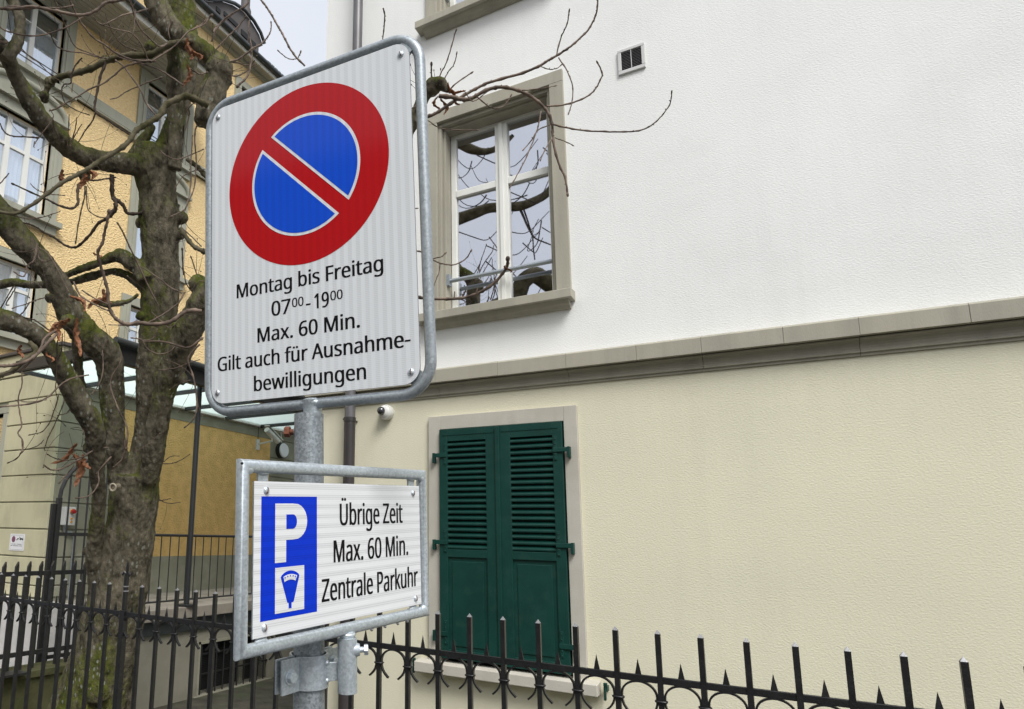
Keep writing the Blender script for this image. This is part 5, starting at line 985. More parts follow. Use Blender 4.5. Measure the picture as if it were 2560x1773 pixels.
# socket, clamp and bolts
I2 = M2.inverted()
sy0, sy1 = -.163, -.262
MB().tube([(-.0021, sy0, -.004), (-.0021, sy1, -.004)], .0185, 28).build('socket_tube', M['galvlight'], s2, smooth=40)
MB().tube([(-.0021, -.152, -.004), (-.0021, -.160, -.004), (-.0021, -.168, -.004)], [.014, .0125, .016], 20).ball((-.0021, -.157, -.004), .016, 14, (1.1, .5, 1)).build('weld', M['zinc'], s2, smooth=60)
pz = 1.397; pc_ = I2 @ AXP(pz); pu, pv, pw = pc_
z0c, z1c = pv-.031, pv+.030
def band(s, name):                                   # half clamp: ear, half circle round the post, ear
    ro = .0335; th = .0042; P = []
    P += [(-.082, s*.0055), (-.0335, s*.0055)]
    for a in range(165, 14, -12): P.append((ro*math.cos(R(a)), s*max(.0055, ro*math.sin(R(a)))))
    P += [(.0335, s*.0055), (.076, s*.0055)]
    Q = [(-.082, s*(.0055+th)), (-.0350, s*(.0055+th))]
    for a in range(165, 14, -12): Q.append(((ro+th)*math.cos(R(a)), s*max(.0055+th, (ro+th)*math.sin(R(a)))))
    Q += [(.0350, s*(.0055+th)), (.076, s*(.0055+th))]
    mb = MB(); k = len(P)
    for (x, y) in P+Q: mb.v.append(Vector((pu+x, z0c, pw+y)))
    for (x, y) in P+Q: mb.v.append(Vector((pu+x, z1c, pw+y)))
    for i in range(k-1):
        for a, b in ((i, i+1), (k+i+1, k+i)): mb.f.append((a, b, b+2*k, a+2*k))
        mb.f.append((i, k+i, k+i+1, i+1)); mb.f.append((2*k+i, 2*k+i+1, 3*k+i+1, 3*k+i))
    mb.f.append((0, 2*k, 3*k, k)); mb.f.append((k-1, 2*k-1, 4*k-1, 3*k-1))
    return mb.build(name, M['galvlight'], s2, smooth=40, bevel=.0008)
band(1, 'clamp_half'); band(-1, 'clamp_half')
def bolt(c, d_, r=.0095, name='bolt', nut=True):
    c = Vector(c); d_ = Vector(d_).normalized(); mb = MB()
    if nut: mb.tube([c-d_*.001, c+d_*.002], r*1.35, 18)
    mb.tube([c+d_*.002, c+d_*.009], r, 6); mb.tube([c+d_*.009, c+d_*.0098], r*.86, 18)
    return mb.build(name, M['zinc'], s2, bevel=.0006)
mid = (z0c+z1c)/2
bolt((pu-.061, mid-.001, pw+.0098), (0, 0, 1), .0105); bolt((pu+.058, mid+.004, pw+.0098), (0, 0, 1), .0105)
MB().tube([(pu-.061, mid, pw-.018), (pu-.061, mid, pw-.010)], .0055, 10).build('bolt_end', M['zinc'], s2)
# arm plate from the clamp to the socket
a = Vector((pu+.012, 0, pw+.034)); b = Vector((-.0021, 0, -.018))
e = b-a; e.normalize(); nrm = Vector((-e.z, 0, e.x))*.0025
MB().hexa([a-nrm+Vector((0, mid-.018, 0)), b-nrm+Vector((0, mid-.018, 0)), b+nrm+Vector((0, mid-.018, 0)), a+nrm+Vector((0, mid-.018, 0)), a-nrm+Vector((0, mid+.016, 0)), b-nrm+Vector((0, mid+.016, 0)), b+nrm+Vector((0, mid+.016, 0)), a+nrm+Vector((0, mid+.016, 0))]).build('arm_plate', M['galvlight'], s2, bevel=.001)
for vv in (mid-.017, mid+.015): MB().ball((a.x, vv, a.z+.001), .006, 10, (.9, .9, .8)).build('weld_bead', M['zinc'], s2, smooth=60)
# clamping bolt on the socket, turned towards the wall side
bd = Vector((.62, .02, .78)).normalized(); bc0 = Vector((-.0021, sy0-.022, -.004))
MB().tube([bc0+bd*.012, bc0+bd*.018, bc0+bd*.024], [.015, .0135, .011], 12).build('weld_nut', M['galvlight'], s2, smooth=50)
MB().tube([bc0+bd*.02, bc0+bd*.034], .0055, 12).build('bolt_shaft', M['zinc'], s2, smooth=60)
bolt(bc0+bd*.030, bd, .0105, nut=False)

# ------------------------------------------------------------------ chestnut tree
tree = thing('bare_tree', 'old pollarded bare tree with mossy forking trunk behind the black fence', 'tree', tuple(at(230, 1773, 5.5)*1))
TORG = ORG[tree.name]
A_ = lambda x, y: (x*.376, y*.376)                   # the four enlargements the limbs were traced in
B_ = lambda x, y: (x*.376, 500+y*.376)
C_ = lambda x, y: (x*.4216, 1100+y*.4216)
D_ = lambda x, y: (1000+x*.539, y*.539)
E_ = lambda x, y: (480+x*.1629, y*.1629)
P_ = lambda x, y: (x, y)
def smooth_path(pts, k=4):                           # Catmull-Rom through (Vector, radius)
    if len(pts) < 3: return pts
    o = []
    for i in range(len(pts)-1):
        p0 = pts[max(i-1, 0)]; p1 = pts[i]; p2 = pts[i+1]; p3 = pts[min(i+2, len(pts)-1)]
        for j in range(k):
            t = j/k; t2, t3 = t*t, t*t*t
            q = .5*((2*p1[0])+(-p0[0]+p2[0])*t+(2*p0[0]-5*p1[0]+4*p2[0]-p3[0])*t2+(-p0[0]+3*p1[0]-3*p2[0]+p3[0])*t3)
            o.append((q, p1[1]+(p2[1]-p1[1])*t))
    o.append(pts[-1]); return o
def path(fn, pts, t0, t1, w0=None, w1=None, k=4):
    """pts: (x, y) or (x, y, width px); depth runs from t0 to t1"""
    n = len(pts); out = []
    for i, q in enumerate(pts):
        s = i/(n-1); t = t0+(t1-t0)*s; px, py = fn(q[0], q[1]); wd = q[2] if len(q) > 2 else w0+(w1-w0)*s
        out.append((at(px, py, t), wd*.5*t/F))
    return smooth_path(out, k)
# thick wood: overlapping tapered tubes welded into one skin
tk = MB()
def limb(fn, pts, t0, t1, n=14, w0=None, w1=None, wob=.025):
    q = path(fn, pts, t0, t1, w0, w1, 4); rr = []
    for i, (p, r) in enumerate(q): rr.append(r*.94*(1+wob*math.sin(i*1.3+p.x*3)))
    tk.tube([p for p, r in q], rr, n)
T = 5.5
limb(P_, [(215, 1960, 330), (222, 1860, 262), (228, 1773, 212), (262, 1640, 172), (281, 1560, 160), (295, 1480, 150), (313, 1395, 132), (327, 1311, 128), (337, 1226, 130), (340, 1185, 122)], T, T, 22)
limb(P_, [(262, 1520, 70), (240, 1440, 48), (237, 1380, 42), (243, 1311, 40), (248, 1240, 36), (244, 1180, 36), (240, 1120, 50), (232, 1064, 62), (203, 1012, 62), (170, 950, 56), (143, 900, 52), (113, 857, 50), (56, 815, 54), (0, 797, 56), (-70, 770, 52)], T-.03, T-1.1)
limb(P_, [(304, 1230, 66), (296, 1170, 58), (289, 1110, 58), (280, 989, 62), (274, 914, 72), (264, 886, 78), (250, 866, 78), (222, 842, 76), (200, 815, 74), (178, 785, 72), (160, 745, 68), (146, 713, 64), (120, 675, 62), (88, 638, 64), (50, 598, 70), (0, 540, 76), (-50, 480, 74)], T, T-.6)
limb(P_, [(340, 1180, 80), (352, 1130, 58), (359, 1090, 56), (366, 1040, 60), (372, 985, 66), (378, 920, 78), (388, 860, 88), (397, 790, 96), (402, 720, 102), (402, 650, 100), (401, 590, 100), (398, 540, 106), (394, 480, 96), (388, 440, 112), (385, 405, 124), (388, 370, 100)], T+.03, T, 18)
limb(P_, [(372, 1205, 50), (382, 1150, 60), (390, 1095, 58), (399, 1040, 60), (410, 985, 60), (426, 930, 64), (446, 880, 70), (472, 825, 74), (500, 770, 74), (535, 720, 66), (575, 690, 56)], T-.10, T-.5)
limb(P_, [(402, 400, 60), (425, 340, 52), (440, 300, 50), (452, 240, 58), (462, 180, 60), (462, 110, 66), (455, 40, 72), (450, -40, 80)], T+.05, T+.1)
limb(P_, [(436, 425, 38), (438, 380, 38), (439, 320, 38), (438, 250, 38), (436, 190, 38), (437, 135, 34), (440, 90, 30)], T-.15, T-.15)
limb(P_, [(390, 425, 70), (331, 412, 60), (263, 404, 56), (211, 392, 56), (175, 372, 56), (150, 350, 54), (120, 320, 50), (96, 288, 50), (68, 240, 48), (42, 195, 42), (20, 150, 46), (4, 120, 44), (-40, 70, 44)], T-.05, T-1.0)
limb(P_, [(14, 150, 34), (38, 118, 30), (50, 82, 26), (50, 45, 28), (38, 15, 30), (20, -20, 30)], T-1.0, T-.9)
limb(P_, [(372, -40, 62), (395, 15, 60), (420, 62, 56), (455, 95, 50), (500, 118, 46), (530, 145, 50), (548, 165, 62), (545, 195, 66), (532, 225, 66), (522, 260, 62), (515, 310, 56)], T-.25, T-.5)
limb(P_, [(368, 704, 50), (347, 672, 42), (322, 652, 40), (300, 640, 35), (276, 645, 27), (240, 660, 20), (205, 672, 17), (170, 686, 15), (140, 697, 15)], T-.1, T+.15)
limb(P_, [(375, 735, 38), (348, 710, 28), (320, 690, 22), (290, 680, 22), (262, 682, 20), (226, 692, 18), (190, 702, 18), (160, 708, 18), (130, 711, 20), (109, 712, 21), (70, 712, 22), (35, 706, 20), (0, 712, 20), (-30, 716, 20)], T, T+.4)
limb(P_, [(193, 835, 34), (194, 880, 32), (196, 925, 30), (200, 975, 34), (215, 1010, 38)], T-.1, T-.1)
limb(P_, [(320, 410, 40), (350, 360, 34), (372, 330, 26), (380, 310, 22)], T, T, 10)
limb(P_, [(240, 750, 26), (262, 762, 22), (285, 760, 18), (305, 757, 14), (325, 752, 11), (345, 735, 9)], T-.3, T-.2, 8)
limb(P_, [(400, 1000, 40), (396, 960, 30), (392, 930, 10)], T-.15, T-.2, 10)
# thick ends that reach past the big sign
limb(P_, [(960, 460, 34), (1000, 380, 32), (1032, 308, 30), (1050, 262, 28), (1066, 228, 30), (1085, 212, 34), (1103, 210, 30), (1120, 228, 12)], 4.3, 4.15, 12)
limb(P_, [(575, 690, 50), (700, 620, 46), (840, 540, 40), (960, 460, 34)], T-.6, 4.3, 12)
# burls, cut ends and knots
def burl(x, y, t, w, s=(1, 1, 1)): tk.ball(at(x, y, t), w*.5*t/F, 12, s)
for b in ((455, 545, T, 34), (349, 558, T, 22), (452, 948, T-.30, 30), (124, 745, T-.52, 26), (255, 1160, T-.25, 22), (219, 1378, T-.1, 24), (240, 1350, T-.25, 26),
          (547, 172, T-.45, 70), (498, 712, T-.42, 52), (505, 742, T-.42, 50), (172, 806, T-.48, 40), (222, 1118, T-.15, 30), (212, 440, T-.2, 30), (225, 882, T-.25, 26), (1080, 222, 4.2, 34),
          (245, 1735, T-.25, 60), (250, 1560, T-.2, 26), (440, 815, T-.15, 24), (350, 790, T-.1, 22), (448, 590, T, 30), (376, 118, T-.3, 30), (262, 150, T-.2, 22), (125, 205, T-.3, 26), (112, 240, T-.3, 24)):
    burl(*b)
me = tk.mesh('trunk', M['bark'], TORG)
tmp = D.objects.new('tmp', me); COL.objects.link(tmp)
rm = tmp.modifiers.new('r', 'REMESH'); rm.mode = 'VOXEL'; rm.voxel_size = .0095
sm = tmp.modifiers.new('s', 'SMOOTH'); sm.iterations = 5; sm.factor = .6
bpy.context.view_layer.update()
tm = D.meshes.new_from_object(tmp.evaluated_get(bpy.context.evaluated_depsgraph_get())); D.objects.remove(tmp)
nv = len(tm.vertices); co = [0.0]*(nv*3); no_ = [0.0]*(nv*3); tm.vertices.foreach_get('co', co); tm.vertex_normals.foreach_get('vector', no_)
for i in range(nv):
    p = Vector(co[3*i:3*i+3]); n_ = no_[3*i:3*i+3]
    low = max(0, min(1, (.9-(p.z+TORG.z-(-.2)))/1.2))
    q = Vector((p.x*4, p.y*4, p.z*2)); h = noise.noise(q)*.013
    q2 = Vector((p.x*17, p.y*17, p.z*9)); rdg = 1-abs(noise.noise(q2))*2
    h += (rdg-.5)*(.005+.010*low)
    q3 = Vector((p.x*45, p.y*45, p.z*30)); h += noise.noise(q3)*(.006+.004*low)
    for k in range(3): co[3*i+k] += n_[k]*h
tm.vertices.foreach_set('co', co); tm.update(); tm.name = 'trunk'
tm.materials.clear(); tm.materials.append(M['bark'])
tm.shade_smooth()
tr = D.objects.new('trunk', tm); COL.objects.link(tr); tr.parent = tree; ORG[tr.name] = TORG

def bud(mb, p, d, L_=.022, r=.0055):
    d = d.normalized(); q = d.to_track_quat('Z', 'Y').to_matrix(); mb.ball(p+d*L_*.4, r, 6, (1, 1, L_/r/2), q)
def twig(fn, pts, t0, t1, w0, w1, m='twig', name='twig', nodes=True, kid=None):
    q = path(fn, pts, t0, t1, w0, w1, 5); mb = MB(); n = 7
    ps = [p for p, r in q]; rs = [max(r*(.74 if w0 < 8 else .9), .0012) for p, r in q]
    if nodes:
        for i in range(3, len(rs)-1, 4): rs[i] *= 1.35
    jit = max(rs)*.6
    ps = [p+Vector([random.uniform(-1, 1)*min(r, .003)*.45 for _ in range(3)]) for p, r in zip(ps, rs)]
    mb.tube(ps, rs, n)
    if len(ps) > 2:
        bud(mb, ps[-1], ps[-1]-ps[-3], .020+2*rs[-1], max(.0036, rs[-1]*1.6))
        for i in range(5, len(ps)-2, 4):
            d_ = (ps[i+1]-ps[i-1]).normalized(); s_ = Vector((random.uniform(-1, 1), random.uniform(-1, 1), random.uniform(-.3, 1))); s_ = (s_-d_*s_.dot(d_)).normalized()
            if random.random() < .6: bud(mb, ps[i]+s_*rs[i]*.8, s_+d_*.8, .010, .0024)
    o = mb.build(name, M[m], tree, smooth=60); return o, q
# traced boughs and shoots, left and middle
TW = [
 (A_, [(1290, 280), (1180, 285), (1080, 320), (1000, 365), (850, 370), (780, 385), (700, 410), (600, 460), (520, 482), (430, 505), (370, 525), (335, 550), (315, 590), (300, 640)], T-.4, T-.3, 17, 15, 'limb'),
 (A_, [(1380, 700), (1320, 670), (1240, 640), (1180, 660), (1100, 700), (1060, 770), (1000, 810), (950, 840), (900, 875), (850, 950), (760, 1015), (680, 1060), (620, 1100), (560, 1140), (480, 1180), (400, 1225), (300, 1300), (200, 1370), (100, 1420), (0, 1410), (-60, 1400)], T-.6, T-1.4, 18, 8, 'limb'),
 (B_, [(1340, 740), (1270, 735), (1220, 750), (1160, 795), (1100, 820), (1000, 828), (920, 815), (850, 828), (800, 810), (755, 770), (722, 700), (718, 620), (700, 540), (670, 440), (650, 350), (680, 290), (695, 220), (712, 150), (722, 90)], T-.6, T-.9, 12, 7, 'twig'),
 (B_, [(1050, 700), (980, 560), (920, 430), (860, 310), (820, 220), (790, 165)], T-.5, T-.8, 5, 5, 'twig'),
 (B_, [(1210, 620), (1130, 580), (1040, 510), (930, 440)], T-.5, T-.5, 5, 3, 'twig'),
 (B_, [(1225, 615), (1190, 680), (1130, 730), (1060, 775), (970, 820), (870, 835), (740, 830)], T-.4, T-.6, 6, 3, 'twig'),
 (B_, [(1190, 800), (1185, 900), (1150, 990), (1080, 1025), (1010, 1010), (970, 980), (940, 930), (890, 920)], T-.4, T-.6, 4, 4, 'twig'),
 (B_, [(940, 935), (1000, 930), (1035, 900), (1042, 850)], T-.5, T-.5, 5, 4, 'twig'),
 (B_, [(940, 942), (1050, 940), (1120, 950), (1200, 975), (1260, 980), (1330, 930)], T-.5, T-.5, 4, 8, 'twig'),
 (B_, [(1330, 960), (1270, 1020), (1250, 1080), (1280, 1160), (1300, 1260), (1310, 1370), (1290, 1450), (1240, 1505)], T-.5, T-.5, 7, 4, 'twig'),
 (B_, [(680, 1000), (685, 1060), (682, 1150), (660, 1220), (620, 1280)], T-.4, T-.5, 5, 3, 'twig'),
 (B_, [(810, 1050), (790, 1100), (750, 1160), (735, 1210), (740, 1270), (770, 1350), (800, 1420), (840, 1500), (850, 1560), (840, 1640)], T-.4, T-.5, 4, 6, 'twig'),
 (B_, [(760, 20), (770, 60), (740, 100), (700, 130), (650, 160), (600, 230), (540, 290), (500, 315), (440, 305), (360, 250), (300, 220), (220, 170), (140, 150)], T-.5, T-.3, 10, 4, 'backlittwig'),
 (A_, [(742, 1160), (745, 1230), (750, 1310), (790, 1340), (820, 1370), (850, 1420), (930, 1420)], T-.2, T-.1, 13, 8, 'backlittwig'),
 (A_, [(750, 1320), (772, 1350), (765, 1390), (740, 1410)], T-.2, T-.3, 9, 9, 'backlittwig'),
 (A_, [(690, 400), (700, 430), (670, 500), (650, 600), (630, 700), (640, 750), (700, 790), (760, 830), (820, 870), (870, 900)], T-.35, T-.5, 8, 4, 'backlittwig'),
 (A_, [(640, 740), (610, 810), (560, 880), (520, 950), (490, 1000)], T-.35, T-.3, 5, 3, 'backlittwig'),
 (A_, [(0, 55), (90, 60), (200, 45), (300, 60), (400, 80), (500, 100), (570, 98), (640, 70), (700, 20), (780, 5), (850, -10)], T-1.2, T-1, 8, 8, 'twig'),
 (A_, [(0, 55), (100, 45), (180, 60), (260, 50), (380, 55), (470, 40)], T-1.2, T-1, 8, 3, 'twig'),
 (A_, [(-40, 150), (30, 200), (110, 225), (200, 240), (300, 230), (400, 200), (480, 160), (540, 120)], T-1.1, T-1, 5, 4, 'twig'),
 (A_, [(460, -10), (490, 60), (520, 120), (560, 180), (620, 250), (700, 300), (760, 345), (850, 390), (930, 405), (1010, 405)], T-.9, T-.5, 5, 6, 'twig'),
 (A_, [(350, -20), (390, 60), (430, 160), (460, 240), (500, 310), (570, 345), (640, 370)], T-.9, T-.5, 4, 3, 'twig'),
 (A_, [(330, 200), (350, 260), (380, 310), (450, 340), (540, 350), (620, 372), (690, 385)], T-.8, T-.4, 4, 4, 'twig'),
 (A_, [(700, 95), (740, 200), (770, 250), (820, 300), (890, 330)], T-.8, T-.5, 3, 4, 'twig'),
 (A_, [(620, 110), (650, 150), (720, 180), (790, 200), (870, 220), (930, 280), (960, 340), (980, 390)], T-.8, T-.5, 3, 5, 'twig'),
 (A_, [(860, 0), (880, 60), (900, 130), (940, 200), (1000, 260), (1060, 310), (1100, 300)], T-.8, T-.5, 4, 5, 'twig'),
 (A_, [(900, 60), (895, 130), (890, 200), (870, 250), (840, 275)], T-.8, T-.8, 4, 2, 'twig'),
 (A_, [(980, 60), (900, 85), (820, 100), (760, 130), (700, 160)], T-.6, T-.8, 5, 4, 'twig'),
 (A_, [(325, 740), (380, 720), (450, 680), (520, 640), (600, 590), (680, 560), (760, 500), (820, 450), (900, 420), (990, 410)], T-.5, T-.5, 4, 6, 'twig'),
 (A_, [(730, 660), (780, 650), (840, 610), (920, 575), (990, 545), (1060, 520)], T-.4, T-.4, 3, 4, 'twig'),
 (A_, [(1040, 770), (980, 700), (930, 590), (880, 520), (830, 450), (780, 410)], T-.5, T-.4, 6, 5, 'twig'),
 (A_, [(130, 310), (200, 380), (260, 420), (340, 500), (400, 540)], T-.7, T-.4, 4, 2, 'twig'),
 (A_, [(545, 385), (500, 440), (475, 500), (470, 555), (430, 560), (410, 600), (430, 680), (500, 730), (580, 760)], T-.5, T-.4, 5, 3, 'backlittwig'),
 (A_, [(1420, 215), (1440, 180), (1500, 130), (1580, 70), (1640, 30)], T-.5, T-.4, 6, 4, 'twig'),
 (A_, [(1130, 260), (1120, 200), (1140, 150)], T-.4, T-.4, 3, 3, 'twig'),
 (A_, [(1020, 400), (1100, 350), (1170, 300), (1240, 220), (1300, 190), (1360, 160), (1390, 120)], T-.6, T-.5, 5, 4, 'twig'),
 (A_, [(1220, 570), (1120, 500), (1050, 460), (960, 430), (880, 410), (790, 380)], T-.6, T-.4, 5, 3, 'twig'),
 (E_, [(1730, 1010), (1600, 880), (1500, 740), (1430, 600), (1370, 490), (1300, 370), (1240, 260), (1190, 180), (1130, 90), (1060, 0), (980, -110)], T-.6, T-.4, 6.5, 6, 'twig'),
 (E_, [(1600, 905), (1520, 912), (1440, 880), (1380, 830), (1340, 800)], T-.5, T-.5, 3, 3, 'twig'),
 (E_, [(1630, 890), (1645, 850), (1665, 820)], T-.5, T-.5, 3, 4, 'twig'),
 (E_, [(590, 945), (700, 910), (800, 850), (930, 745), (1020, 700), (1090, 650), (1150, 580), (1195, 510), (1215, 430), (1215, 360)], T-.6, T-.5, 6, 4, 'twig'),
 (E_, [(370, 760), (450, 670), (560, 560), (650, 470), (720, 400), (770, 330), (810, 285)], T-.5, T-.5, 5, 4, 'twig'),
 (E_, [(300, 640), (350, 500), (430, 370), (530, 270), (640, 200), (740, 140), (830, 90), (870, 0), (880, -60)], T-.5, T-.5, 6, 4, 'twig'),
 (E_, [(880, 310), (870, 430), (880, 560), (910, 700), (915, 850), (900, 1000), (870, 1130), (800, 1230), (720, 1300)], T-.5, T-.6, 4, 7, 'twig'),
 (E_, [(600, 1160), (700, 1165), (800, 1120), (880, 1060), (940, 1010)], T-.5, T-.5, 5, 3, 'twig'),
 (E_, [(570, 950), (700, 960), (800, 1000), (900, 990), (940, 960)], T-.5, T-.5, 4, 3, 'twig'),
 (E_, [(0, 450), (100, 410), (200, 330), (280, 260)], T-.5, T-.5, 5, 6, 'twig'),
 (E_, [(-20, 1060), (60, 1110), (140, 1145), (210, 1120)], T-.5, T-.5, 5, 4, 'twig'),
 (A_, [(1700, 320), (1640, 360), (1580, 400), (1530, 415)], T-.5, T-.5, 4, 3, 'twig'),
 (A_, [(1230, 870), (1260, 760), (1255, 720), (1290, 690), (1340, 710)], T-.4, T-.5, 4, 4, 'twig'),
 (A_, [(1245, 1060), (1300, 1100), (1340, 1140), (1390, 1200)], T-.3, T-.4, 12, 12, 'limb'),
 (A_, [(1060, 1000), (1110, 1040), (1170, 1060), (1220, 1050), (1290, 1020), (1340, 1000)], T-.5, T-.4, 4, 3, 'twig'),
 (A_, [(1340, 790), (1300, 860), (1295, 950), (1305, 1050), (1300, 1150), (1290, 1250), (1250, 1350), (1220, 1400), (1150, 1435)], T-.4, T-.5, 5, 4, 'twig'),
 (A_, [(1280, 900), (1275, 1000), (1270, 1100), (1270, 1200), (1260, 1290), (1240, 1370)], T-.4, T-.5, 4, 3, 'twig'),
 (A_, [(1160, 1260), (1210, 1180), (1280, 1140), (1340, 1130)], T-.4, T-.4, 3, 3, 'twig'),
 (B_, [(1200, 190), (1240, 250), (1290, 310), (1340, 335)], T-.3, T-.4, 12, 12, 'limb'),
 (B_, [(1215, 190), (1270, 240), (1330, 300)], T-.3, T-.4, 4, 4, 'twig'),
 (B_, [(1220, 500), (1215, 420), (1212, 340)], T-.4, T-.5, 5, 5, 'twig'),
 (B_, [(1330, 560), (1300, 470), (1275, 390)], T-.4, T-.5, 4, 4, 'twig'),
 (B_, [(1340, 660), (1280, 610), (1240, 560), (1225, 490)], T-.4, T-.5, 4, 4, 'twig'),
 (B_, [(1200, 800), (1130, 850), (1090, 820), (1020, 760)], T-.4, T-.4, 3, 3, 'twig'),
 (B_, [(1330, 1060), (1240, 1090), (1160, 1120), (1070, 1130)], T-.4, T-.5, 3, 3, 'twig'),
 # far left, low
 (B_, [(245, 290), (235, 370), (220, 410), (180, 440), (170, 490), (150, 510), (110, 490)], T-1, T-1.1, 7, 4, 'twig'),
 (B_, [(250, 320), (255, 380), (290, 410), (330, 400)], T-1, T-1, 4, 3, 'twig'),
 (B_, [(240, 320), (190, 345), (130, 345)], T-1, T-1, 4, 3, 'twig'),
 (B_, [(250, 310), (320, 360), (370, 440), (420, 540), (450, 600)], T-.9, T-.9, 4, 3, 'twig'),
 (B_, [(490, 545), (530, 630), (600, 680), (680, 720), (720, 735)], T-.7, T-.9, 6, 5, 'twig'),
 (B_, [(545, 600), (620, 650), (700, 685)], T-.7, T-.8, 5, 4, 'twig'),
 (B_, [(380, 890), (310, 960), (240, 1030), (160, 1080), (80, 1100), (0, 1105), (-40, 1108)], T-1, T-1.3, 9, 9, 'twig'),
 (B_, [(370, 870), (300, 920), (270, 985), (220, 1060), (150, 1120), (90, 1150), (10, 1175)], T-1, T-1.2, 8, 4, 'twig'),
 (B_, [(400, 890), (380, 960), (378, 1060), (375, 1170), (370, 1260), (380, 1310)], T-.9, T-.9, 4, 3, 'backlittwig'),
 (B_, [(415, 890), (410, 980), (400, 1030), (380, 1060)], T-.9, T-.9, 4, 3, 'backlittwig'),
 (B_, [(590, 1165), (500, 1180), (430, 1210), (370, 1260), (320, 1310), (230, 1350), (120, 1365), (0, 1375), (-40, 1378)], T-.7, T-1.3, 5, 6, 'twig'),
 (B_, [(145, 1140), (145, 1230), (120, 1320), (130, 1410), (145, 1500), (120, 1550), (150, 1600), (150, 1660)], T-1.2, T-1.2, 4, 5, 'twig'),
 (B_, [(100, 1330), (200, 1345), (290, 1330)], T-1.1, T-1.1, 3, 3, 'twig'),
 (B_, [(450, 1240), (455, 1300), (470, 1350), (455, 1410), (400, 1430)], T-.6, T-.7, 6, 3, 'twig'),
 (B_, [(390, 1300), (360, 1400), (330, 1480), (280, 1540), (210, 1560)], T-.8, T-.9, 4, 3, 'backlittwig'),
 (B_, [(430, 1330), (400, 1410), (360, 1500), (320, 1580), (300, 1640)], T-.8, T-.9, 4, 3, 'backlittwig'),
 (B_, [(200, 950), (240, 1010), (170, 1060), (90, 1130), (0, 1170)], T-1, T-1.2, 15, 12, 'limb'),
 (B_, [(60, 700), (40, 690), (95, 600), (85, 585), (-10, 750)], T-1, T-1, 4, 4, 'backlittwig'),
 (B_, [(340, 880), (250, 810), (200, 790), (130, 780)], T-.9, T-1, 5, 4, 'backlittwig'),
 (B_, [(130, 770), (160, 740), (185, 700)], T-1, T-1, 4, 4, 'twig'),
 (B_, [(300, 650), (240, 665), (180, 690), (100, 715)], T-.9, T-1, 4, 3, 'twig'),
 (A_, [(400, 1405), (300, 1440), (200, 1455), (110, 1440)], T-1.2, T-1.3, 3, 4, 'twig'),
 (A_, [(200, 1220), (250, 1265), (330, 1290), (410, 1300)], T-1.1, T-1, 3, 3, 'twig'),
 (A_, [(0, 820), (30, 880), (80, 905), (150, 910), (235, 915)], T-1, T-.9, 4, 5, 'backlittwig'),
 (A_, [(230, 940), (225, 980), (240, 940), (350, 790), (340, 740)], T-.9, T-.9, 3, 3, 'twig'),
 (A_, [(60, 1150), (20, 1200), (-10, 1230)], T-1, T-1, 4, 3, 'twig'),
 (A_, [(520, 1230), (515, 1300), (520, 1350), (480, 1385), (400, 1370), (320, 1330), (230, 1290), (100, 1230)], T-.5, T-.9, 8, 4, 'backlittwig'),
 (A_, [(565, 1240), (560, 1320), (540, 1400), (520, 1500), (505, 1600)], T-.5, T-.6, 5, 4, 'backlittwig'),
 (A_, [(575, 1240), (575, 1330), (590, 1400), (650, 1440), (700, 1450)], T-.5, T-.6, 4, 3, 'backlittwig'),
 (A_, [(600, 1200), (640, 1200), (700, 1190), (750, 1180)], T-.5, T-.5, 6, 4, 'backlittwig'),
 (A_, [(460, 760), (455, 860), (450, 960)], T-.6, T-.5, 3, 3, 'twig'), (A_, [(510, 780), (500, 860), (470, 960)], T-.6, T-.5, 3, 4, 'twig'), (A_, [(545, 825), (510, 880), (480, 940)], T-.6, T-.5, 3, 3, 'twig'),
 (A_, [(660, 210), (680, 290), (710, 350), (725, 380)], T-.7, T-.5, 3, 3, 'twig'),
 (A_, [(350, 780), (360, 850), (380, 890), (395, 930)], T-.7, T-.5, 3, 5, 'twig'),
 # low around the trunk
 (C_, [(660, 100), (620, 140), (580, 190)], T-.4, T-.5, 6, 3, 'twig'),
 (C_, [(640, 45), (560, 60), (480, 110), (400, 155), (350, 175), (300, 175), (270, 155)], T-.5, T-.8, 6, 5, 'twig'),
 (C_, [(580, 190), (585, 250), (560, 300), (520, 335), (465, 345)], T-.5, T-.6, 5, 4, 'twig'),
 (C_, [(440, 150), (400, 200), (360, 245)], T-.7, T-.7, 4, 4, 'twig'),
 (C_, [(520, 90), (460, 110), (390, 120), (330, 110), (290, 90)], T-.6, T-.8, 4, 3, 'backlittwig'),
 (C_, [(960, 140), (1020, 140), (1080, 115), (1115, 92)], T-.2, T-.2, 3, 2, 'backlittwig'), (C_, [(970, 130), (1010, 100), (1050, 95)], T-.2, T-.2, 3, 2, 'backlittwig'),
 (C_, [(940, 350), (990, 375), (1055, 373)], T-.2, T-.2, 3, 2, 'backlittwig'), (C_, [(945, 360), (985, 355), (1000, 350)], T-.2, T-.2, 3, 2, 'backlittwig'),
 (C_, [(740, 0), (740, 60), (720, 120), (680, 155)], T-.4, T-.4, 6, 4, 'twig'),
 (C_, [(130, 0), (130, 60), (100, 110), (60, 130)], T-1.2, T-1.2, 4, 3, 'backlittwig'), (C_, [(260, 0), (230, 30), (180, 50)], T-1.1, T-1.2, 3, 3, 'backlittwig'),
]
